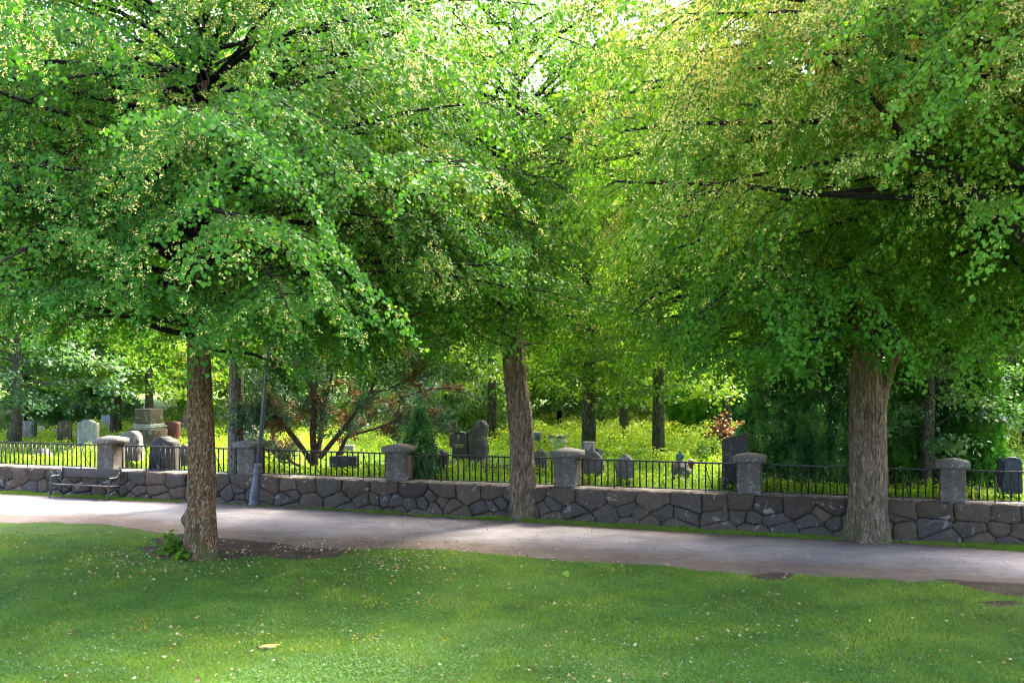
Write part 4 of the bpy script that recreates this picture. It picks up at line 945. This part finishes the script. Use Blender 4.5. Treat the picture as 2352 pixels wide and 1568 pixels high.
r_, w_, h_ = stone('tall pale gravestone with round green plaque behind the leaning trunk', 1222, 1242, 992, 38, .34, 'st_light')
mb = MB(); mb.lathe([(.001, 0), (.15, 0), (.15, .02), (.001, .03)], 20, Matrix.Translation((0, -.17, h_*.82)) @ Matrix.Rotation(R(90), 4, 'X')); mb.obj('plaque', M['bronze'], r_)
stone('rounded brown gravestone right behind the plaque stone', 1248, 1264, 995, 41, .3, 'st_brown', arch(.12))
r_, w_, h_ = stone('white box-shaped tomb with projecting cornice', 1268, 1299, 1004, 40, .7, 'st_white', name='box_tomb', cat='tomb')
mb = MB(); mb.box(-w_*.56, w_*.56, -.40, .40, h_, h_+.09, bev=.02); mb.obj('cornice', M['st_grey'], r_)
r_, w_, h_ = stone('white pointed gravestone with a small engraved cross beside the ringed cross', 1362, 1383, 1029, 34.5, .26, 'st_light', gable(.09))
mb = MB(); mb.box(-.008, .008, -.136, -.129, h_*.80, h_*.80+.17); mb.box(-.05, .05, -.136, -.130, h_*.80+.10, h_*.80+.116); mb.obj('cross_mark', M['iron'], r_)
stone('pale blue tall gravestone far behind the white pointed one', 1368, 1386, 1012, 47, .3, 'st_blue')
stone('dark grey gravestone with pointed arch top in front of the slim tree', 1418, 1454, 1043, 28.9, .28, 'st_grey', ogee(.18), tap(.05), rough=.006)
stone('white flat tomb gleaming behind the slim tree', 1469, 1501, 1046, 41, .8, 'st_white')
stone('tall dark slab gravestone with a slanting top behind the pillar', 1660, 1717, 993, 27.9, .30, 'st_dark', slant(.10), lambda z: 1., rough=.014)
stone('dark ornate stone finial peeping above the slanting slab', 1711, 1728, 957, 33, .25, 'st_dark', arch(.3), rough=.05)
stone('blue-black arched gravestone with narrow wing at the right end', 2305, 2346, 1049, 26.2, .3, 'st_blueblack', arch(.10), tap(.12))
stone('blue-black narrow side stone left of the arched blue-black one', 2291, 2303, 1050, 26.6, .25, 'st_blueblack', arch(.2), tap(.25))
stone('small arched grey gravestone low behind the rightmost pillar', 2235, 2260, 1116, 26.2, .2, 'st_grey', arch(.15))
stone('small dark gravestone touching the rightmost pillar', 2213, 2232, 1113, 26.4, .25, 'st_dark', slant(-.12))
stone('small pale rounded gravestone far off near the left edge', 88, 100, 978, 47, .2, 'st_light', arch(.2))
stone('small bluish flat-topped gravestone left of the brown wedge', 122, 134, 984, 44, .2, 'st_blue')
stone('low white marble gravestone far off right of the brown wedge', 168, 179, 990, 45, .2, 'st_white', gable(.1))
stone('little white marble tablet between the bluish gravestone and the monument', 276, 287, 992, 43, .2, 'st_white')
stone('grey gabled gravestone beyond the rough tall one', 1122, 1136, 1018, 40, .25, 'st_grey', gable(.12))
stone('small white gravestone beyond the meadow left of the leaning trunk', 1142, 1155, 1006, 46, .2, 'st_white', arch(.15))
stone('pale gravestone low in the meadow right of the box tomb', 1305, 1320, 1022, 43, .2, 'st_light')
stone('grey pointed gravestone beyond the arched dark grey one', 1400, 1414, 1026, 40, .25, 'st_grey', ogee(.3))
# ringed cross
def ring_cross():
    y = 29.3; x = at(1352, y); z0 = float(cz(x, y)); root = thing('ringed_cross', 'dark grey ringed stone cross standing behind the pillar', 'stone cross', (x, y, z0), PSI, GG)
    zt = HC - (1014 - VH)*y/F - z0; za = zt - .62
    mb = MB()
    V = []; bm = bmesh.new()
    hw0, hw1, hb = .155, .15, .22
    outline = [(-hb, -.2), (hb, -.2), (hw0, za-.14), (.42, za-.14), (.42, za+.14), (hw1, za+.14), (.16, zt), (-.16, zt), (-hw1, za+.14), (-.42, za+.14), (-.42, za-.14), (-hw0, za-.14)]
    f = bm.faces.new([bm.verts.new((a, -.11, b)) for a, b in outline]); ex = bmesh.ops.extrude_face_region(bm, geom=[f])
    bmesh.ops.translate(bm, vec=(0, .22, 0), verts=[v for v in ex['geom'] if isinstance(v, bmesh.types.BMVert)]); bmesh.ops.recalc_face_normals(bm, faces=bm.faces[:])
    bmesh.ops.bevel(bm, geom=bm.edges[:], offset=.008, segments=1, affect='EDGES'); mb.bm(bm); mb.obj('cross_body', M['st_grey'], root)
    rg = MB(); a = np.linspace(0, 2*np.pi, 49)[:-1]; V = []
    for r, yy in ((.29, -.085), (.40, -.085), (.40, .085), (.29, .085)): V.append(np.stack([r*np.cos(a), np.full(48, yy), za + r*np.sin(a)], 1))
    q = [(i*48+k, i*48+(k+1) % 48, ((i+1) % 4)*48+(k+1) % 48, ((i+1) % 4)*48+k) for i in range(4) for k in range(48)]
    rg.add(np.concatenate(V), q); rg.obj('ring', M['st_grey'], root)
ring_cross()
# bronze figure on its boulder
def statue():
    y = 30.5; x = at(1562, y); z0 = float(cz(x, y))
    rk = thing('boulder', 'rough grey boulder under the seated bronze figure', 'boulder', (x + .02, y, z0)); bm = bmesh.new(); bmesh.ops.create_icosphere(bm, subdivisions=4, radius=1)
    V = np.array([v.co[:] for v in bm.verts]); n = fbm(V*2.2 + 5, 4)
    for v, k in zip(bm.verts, n): v.co = Vector((v.co.x*.26, v.co.y*.24, v.co.z*.30 + .18))*(1 + .5*(k - .5))
    mb = MB(); mb.bm(bm); mb.obj('rock', M['st_rough'], rk)
    root = thing('bronze_statue', 'small verdigris bronze figure seated with its back to us on a boulder', 'statue', (x, y, z0 + .42), R(8))
    me = bpy.data.meshes.new('figure')
    P = [(0, .02, .03), (0, .03, .12), (0, .015, .22), (0, .01, .275), (0, .0, .32), (0, .01, .37), (-.075, .01, .245), (-.10, .03, .16), (-.06, .12, .10), (.075, .01, .245), (.105, .03, .16), (.07, .13, .09), (-.05, .05, .03), (-.06, .20, .05), (-.05, .21, -.12), (.05, .05, .03), (.06, .20, .06), (.07, .22, -.1)]
    E = [(0,1),(1,2),(2,3),(3,4),(4,5),(2,6),(6,7),(7,8),(2,9),(9,10),(10,11),(0,12),(12,13),(13,14),(0,15),(15,16),(16,17)]
    rr = [.075, .062, .075, .028, .048, .045, .032, .024, .018, .032, .024, .018, .05, .034, .022, .05, .034, .022]
    me.from_pydata([Vector(p) for p in P], E, []); o = link('figure', me, M['bronze'], root)
    sk = o.modifiers.new('skin', 'SKIN'); sk.use_smooth_shade = True
    for i, r in enumerate(rr): me.skin_vertices[0].data[i].radius = (r, r*.85)
    me.skin_vertices[0].data[0].use_root = True
    o.modifiers.new('sub', 'SUBSURF').levels = 2; o.modifiers['sub'].render_levels = 2
statue()
# small grave enclosures
def grave_fence(label, u0, u1, y, h, mat, n, spear=True):
    x0, x1 = at(u0, y), at(u1, y - (at(u1, y) - at(u0, y))*math.tan(-PSI)); L = (x1 - x0)/math.cos(PSI); z0 = float(cz(x0, y))
    root = thing('grave_fence', label, 'grave fence', (x0, y, z0), PSI, 'small iron grave fences')
    me = MB(); me.box(-.006, .006, -.006, .006, 0, h); 
    if spear: me.lathe([(.012, h), (.016, h+.02), (.001, h+.06)], 6)
    me = me.mesh('picket'); me.materials.append(mat)
    for zz in (h*.35, h*.85):
        mb = MB(); mb.box(0, L, -.007, .007, zz, zz+.014); mb.obj('rail', mat, root)
    for k in range(n+1):
        o = bpy.data.objects.new('picket', me); COL.objects.link(o); o.parent = root; o.location = (L*k/n, .0135, 0)
grave_fence('low black spiked grave fence in front of the tall rough gravestone', 1065, 1165, 31.4, .30, M['iron'], 20)
grave_fence('thin rusty grave fence behind the clipped bush', 1578, 1668, 36, .50, plain_mat('pale_rusty_iron', (.22, .15, .10), .8, .2, 0, .4, 20), 12, False)
y = 31.0; x = at(1586, y); bx = thing('rusty_lantern', 'small rusty red grave lantern with pale lid beside the bronze figure', 'lantern', (x, y, float(cz(x, y)) + .2), PSI)
mb = MB(); mb.box(-.06, .06, -.06, .06, 0, .24, bev=.006); mb.obj('lantern_body', M['rust'], bx); mb = MB(); mb.lathe([(.085, .242), (.085, .255), (.05, .29), (.001, .30)], 12); mb.obj('lid', M['st_white'], bx)
mb = MB(); mb.tube([(0, 0, -.25), (0, 0, .0)], .012, 6); mb.obj('stake', M['iron'], bx)

# ------------------------------------------------------------------ grass, clover, meadow, litter
def proj(x, y, z): return 1176 + F*x/y, VH + F*(HC - z)/y
rs = np.random.RandomState(90)
def in_soil(x, y):
    m = np.zeros(len(x), bool)
    for s in SOIL:
        P = np.array([G(u, v) for u, v in s]); ins = np.zeros(len(x), bool); j = len(P)-1
        for i in range(len(P)):
            c = ((P[i, 1] > y) != (P[j, 1] > y)) & (x < (P[j, 0]-P[i, 0])*(y-P[i, 1])/(P[j, 1]-P[i, 1]+1e-9)+P[i, 0]); ins ^= c; j = i
        m |= ins
    return m
def lawn_pts(n, y0=11.5, y1=25.5):
    y = y0 + (y1-y0)*rs.rand(n)**1.25; x = (rs.rand(n)*2-1)*(y*.56 + .5)
    k = (y < lawn_y(x) + .12*rs.normal(0, 1, n)) & (~in_soil(x, y) | (rs.rand(n) < .06))
    return x[k], y[k]
def blades(mb, x, y, z, h, tint, rs, wid=.0035, lean=.5):
    n = len(x); a = rs.rand(n)*6.28; w = wid*rs.uniform(.7, 1.4, n); d = np.stack([np.cos(a), np.sin(a), np.zeros(n)], 1)
    ln = rs.normal(0, lean, (n, 2))*h[:, None]
    p = np.stack([x, y, z], 1); tip = p + np.stack([ln[:, 0], ln[:, 1], h], 1)
    V = np.stack([p - d*w[:, None], p + d*w[:, None], tip], 1).reshape(-1, 3)
    mb.add(V, None, np.arange(3*n).reshape(-1, 3), tint)
mb = MB(); x, y = lawn_pts(560000); n = len(x)
patch = fbm(np.stack([x*.55, y*.55, np.zeros(n)], 1), 3); patch2 = fbm(np.stack([x*1.6+9, y*1.6, np.zeros(n)], 1), 3)
dry = np.clip(1 - (lawn_y(x) - y)/2.2, 0, 1)
blades(mb, x, y, gz(x), (.028 + .035*np.clip(patch2-.3, 0, 1))*rs.uniform(.6, 1.6, n), np.clip(.42 + 1.0*(patch2-.5) + .22*dry*(patch-.2) + rs.normal(0, .2, n), 0, 1), rs, .0045, .65)
go = mb.obj('lawn_grass', M['blade']); tag(go, 'short mown grass of the lawn', 'grass', None, 'stuff')
# clover in patches
mb = MB(); x, y = lawn_pts(150000); n = len(x); pc = fbm(np.stack([x*.7+40, y*.9, np.zeros(n)], 1), 3)
k = (pc + rs.normal(0, .05, n) > .48) & (dry_k := (lawn_y(x) - y) > .8*rs.rand(n) + .3); x, y, pc = x[k], y[k], pc[k]; n = len(x)
for j in range(3):
    a = rs.rand(n)*.6 + j*2.094; dv = np.stack([np.cos(a), np.sin(a), np.full(n, -.15)], 1)
    place(mb, np.stack([x, y, gz(x) + .03 + .02*rs.rand(n)], 1), dv, np.tile(UP, (n, 1)) + rs.normal(0, .35, (n, 3)), rs.uniform(.014, .026, n), np.clip(.4 + 1.5*(pc-.55) + rs.normal(0, .18, n), 0, 1), np.array([(0, 0, 0), (.42, .6, 0), (0, 1., 0), (-.42, .6, 0)]), THINQ)
tag(mb.obj('clover', M['clover']), 'patches of dark green clover in the lawn', 'clover', None, 'stuff')
# verge grass along the wall foot
mb = MB(); n = 90000; x = rs.uniform(-16, 14, n); f = rs.rand(n); y = verge_y(x)*(1-f) + (wy(x) - .02)*f + rs.normal(0, .05, n); k = y < wy(x) - .01; x, y = x[k], y[k]; n = len(x)
vd = fbm(np.stack([x*.8, y*2, np.zeros(n)], 1), 3); k = rs.rand(n) < np.clip((vd-.28)*3.2, .08, 1); x, y, vd = x[k], y[k], vd[k]; n = len(x)
blades(mb, x, y, gz(x), (.04 + .09*np.clip(vd-.35, 0, 1))*rs.uniform(.6, 1.6, n), np.clip(.58 + rs.normal(0, .22, n), 0, 1), rs, .005, .5)
tag(mb.obj('verge_grass', M['blade']), 'narrow strip of grass along the wall foot', 'grass', None, 'stuff')
# fallen leaves
mb = MB(); x, y = lawn_pts(2700, 12, 26); x2 = rs.normal(-5.2, 2.6, 1500); y2 = rs.normal(22.3, 1.2, 1500); x3 = rs.uniform(-12, 12, 420); y3 = lawn_y(x3) + rs.rand(420)**1.6*5*(rs.rand(420) < .9)
x = np.concatenate([x, x2, x3]); y = np.concatenate([y, y2, y3]); n = len(x)
dn = fbm(np.stack([x*.5+70, y*.5, np.zeros(n)], 1), 3); k = rs.rand(n) < np.clip((dn-.3)*3.0, .12, 1); x, y = x[k], y[k]; n = len(x)
place(mb, np.stack([x, y, gz(x) + .03 + .02*rs.rand(n)], 1), np.concatenate([rs.normal(0, 1, (n, 2)), rs.normal(0, .15, (n, 1))], 1), np.tile(UP, (n, 1)) + rs.normal(0, .45, (n, 3)), rs.uniform(.03, .07, n), rs.rand(n), LEAF*np.array([.75, 1, 2]), LEAFQ)
tag(mb.obj('fallen_leaves', M['litter']), 'dry tan leaves and bracts scattered over lawn and path edge', 'leaf litter', None, 'stuff')
# buttercups and white clover heads
def flowers(name, clusters, mat, size, lab, cat):
    mb = MB()
    for u, v, n, su, sv in clusters:
        for _ in range(n):
            g = G(u + rs.normal(0, su), v + rs.normal(0, sv)); p = np.array([[g[0], g[1], gz(g[0]) + .05 + .02*rs.rand()]])
            for j in range(4):
                a = j*1.57 + rs.rand(); place(mb, p, np.array([[math.cos(a), math.sin(a), .25]]), np.array([[0, -.3, 1.]]), size*rs.uniform(.8, 1.3), rs.rand(1), LEAF, LEAFQ)
    tag(mb.obj(name, M[mat]), lab, cat, None, 'stuff')
flowers('buttercups', [(320, 1440, 45, 35, 12), (260, 1465, 14, 60, 10), (860, 1395, 22, 25, 6), (980, 1390, 26, 45, 7), (760, 1405, 12, 50, 8), (640, 1478, 40, 90, 18), (900, 1475, 36, 70, 14), (1000, 1400, 12, 30, 6), (1280, 1394, 12, 18, 4), (420, 1480, 10, 60, 15), (1690, 1430, 8, 60, 25), (2110, 1530, 7, 40, 12)], 'buttercup', .016, 'yellow buttercup flowers dotted in the grass', 'buttercups')
flowers('clover_flowers', [(1300, 1500, 60, 110, 30), (1500, 1470, 60, 130, 40), (1720, 1400, 45, 120, 25), (1880, 1500, 50, 200, 35), (120, 1460, 40, 90, 25), (150, 1540, 50, 120, 15), (800, 1500, 30, 300, 40), (1450, 1540, 50, 150, 15)], 'white_flower', .013, 'white clover heads dotted in the grass', 'clover flowers')
# meadow of ground elder and tall weeds among the graves
mb = MB(); n = 210000
tt = rs.uniform(-9, 36, n); oo = WT + .12 + (rs.rand(n)**1.5)*26
x = P1[0] + D2[0]*tt + B2[0]*oo; y = P1[1] + D2[1]*tt + B2[1]*oo
u, v = proj(x, y, 1.)
clump = fbm(np.stack([x*1.1, y*1.1, np.zeros(n)], 1), 3)
k = (u > -120) & (u < 2480) & (rs.rand(n) < np.clip((clump-.2)*2.4, .1, 1)) & ~((u > 1750) & (oo > 1.6) & (rs.rand(n) < .8)); x, y, clump, oo, u = x[k], y[k], clump[k], oo[k], u[k]; n = len(x)
hmax = (.12 + .78*np.clip(clump-.34, 0, 1)*(.55 + .45*np.clip(oo/5, 0, 1)) + .22*np.clip((oo-4)/8, 0, 1))
z = cz(x, y) + hmax*np.sqrt(rs.rand(n))
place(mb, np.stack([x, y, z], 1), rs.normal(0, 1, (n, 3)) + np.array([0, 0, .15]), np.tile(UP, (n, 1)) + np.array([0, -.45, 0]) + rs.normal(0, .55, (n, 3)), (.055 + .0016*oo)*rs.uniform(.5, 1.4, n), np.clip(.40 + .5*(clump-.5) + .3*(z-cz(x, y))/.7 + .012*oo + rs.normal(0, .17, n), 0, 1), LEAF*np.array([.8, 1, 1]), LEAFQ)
# flowering grass stalks
k = rs.rand(n) < .10; blades(mb, x[k], y[k], cz(x[k], y[k]), hmax[k]*rs.uniform(.9, 1.5, k.sum()), np.clip(rs.normal(.85, .15, k.sum()), 0, 1), rs, .007, .15)
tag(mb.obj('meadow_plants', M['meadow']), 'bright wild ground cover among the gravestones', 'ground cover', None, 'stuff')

# banana skin on the lawn
g = G(616, 1490); bp = thing('banana_peel', 'yellow banana skin lying on the lawn', 'banana peel', (g[0], g[1], gz(g[0]) + .035), R(14)); bp.scale = (.82,)*3
for k, (pts, w) in enumerate((([(-.17, 0, 0), (-.06, -.01, .025), (.08, .0, .02), (.20, .03, .015)], .03), ([(-.16, .01, .0), (-.03, .04, .02), (.10, .07, .012), (.19, .08, .0)], .022), ([(-.16, -.01, 0), (-.05, -.05, .012), (.05, -.06, .004), (.12, -.055, 0)], .02))):
    mb = MB(); P = smooth_path(pts, 14); ww = w*np.sin(np.linspace(.25, 2.6, 14)); dz = np.array([0, 1, .1])
    V = np.stack([P - np.outer(ww, dz), P + np.array([0, 0, .012]), P + np.outer(ww, dz)], 1).reshape(-1, 3)
    q = [(i*3+j, i*3+j+1, (i+1)*3+j+1, (i+1)*3+j) for i in range(13) for j in range(2)]; mb.add(V, q); o = mb.obj('peel_strip', M['peel'] if k < 2 else M['peel_pale'], bp, True)
    sl = o.modifiers.new('thick', 'SOLIDIFY'); sl.thickness = .003
mb = MB(); mb.tube([(-.19, 0, .0), (-.165, 0, .005)], np.array([.012, .016]), 8); mb.obj('stem_end', M['iron'], bp, True)
g = G(1298, 1326); lf = MB(); place(lf, np.zeros((1, 3)), np.array([[.3, .2, .55]]), np.array([[0, -1., .5]]), .13, np.array([.95]), LEAF, LEAFQ)
o = lf.obj('fallen_leaf', M['leaf_bright']); o.location = (g[0], g[1], gz(g[0]) + .03); tag(o, 'single large pale yellow-green leaf standing up in the lawn', 'leaf')
g = G(414, 1180); p = W(408, 1180, bl_[1] - .3)

# ------------------------------------------------------------------ light
EL, AZ = R(50), R(36)                     # azimuth from +Y towards +X: right and somewhat behind the scene
S = Vector((math.sin(AZ)*math.cos(EL), math.cos(AZ)*math.cos(EL), math.sin(EL)))
sd = bpy.data.lights.new('sun', 'SUN'); sd.energy = 1.7; sd.angle = R(8); sd.color = (1, .92, .76)
so = bpy.data.objects.new('sun', sd); COL.objects.link(so); so.rotation_euler = (-S).to_track_quat('-Z', 'Y').to_euler()
wd = bpy.data.worlds.new('World'); SC.world = wd; wd.use_nodes = True
nt = wd.node_tree; nt.nodes.clear(); sk = nt.nodes.new('ShaderNodeTexSky'); sk.sky_type = 'NISHITA'; sk.sun_disc = False
sk.sun_elevation = EL; sk.sun_rotation = AZ; sk.air_density = .6; sk.dust_density = 5; sk.ozone_density = .4
bg = nt.nodes.new('ShaderNodeBackground'); bg.inputs['Strength'].default_value = .15; ow = nt.nodes.new('ShaderNodeOutputWorld')
nt.links.new(sk.outputs[0], bg.inputs['Color']); nt.links.new(bg.outputs[0], ow.inputs['Surface'])
SC.view_settings.view_transform = 'Standard'; SC.view_settings.look = 'None'; SC.view_settings.gamma = 1; SC.view_settings.exposure = 4.0
SC.render.engine = 'CYCLES'
cy = SC.cycles; cy.max_bounces = 10; cy.diffuse_bounces = 7; cy.glossy_bounces = 2; cy.transmission_bounces = 6; cy.transparent_max_bounces = 4; cy.sample_clamp_indirect = 6
cy.use_denoising = True; cy.pixel_filter_type = 'BLACKMAN_HARRIS'; cy.filter_width = 1.0
try: cy.denoiser = 'OPENIMAGEDENOISE'; cy.denoising_input_passes = 'RGB_ALBEDO_NORMAL'; cy.denoising_prefilter = 'ACCURATE'
except Exception: pass
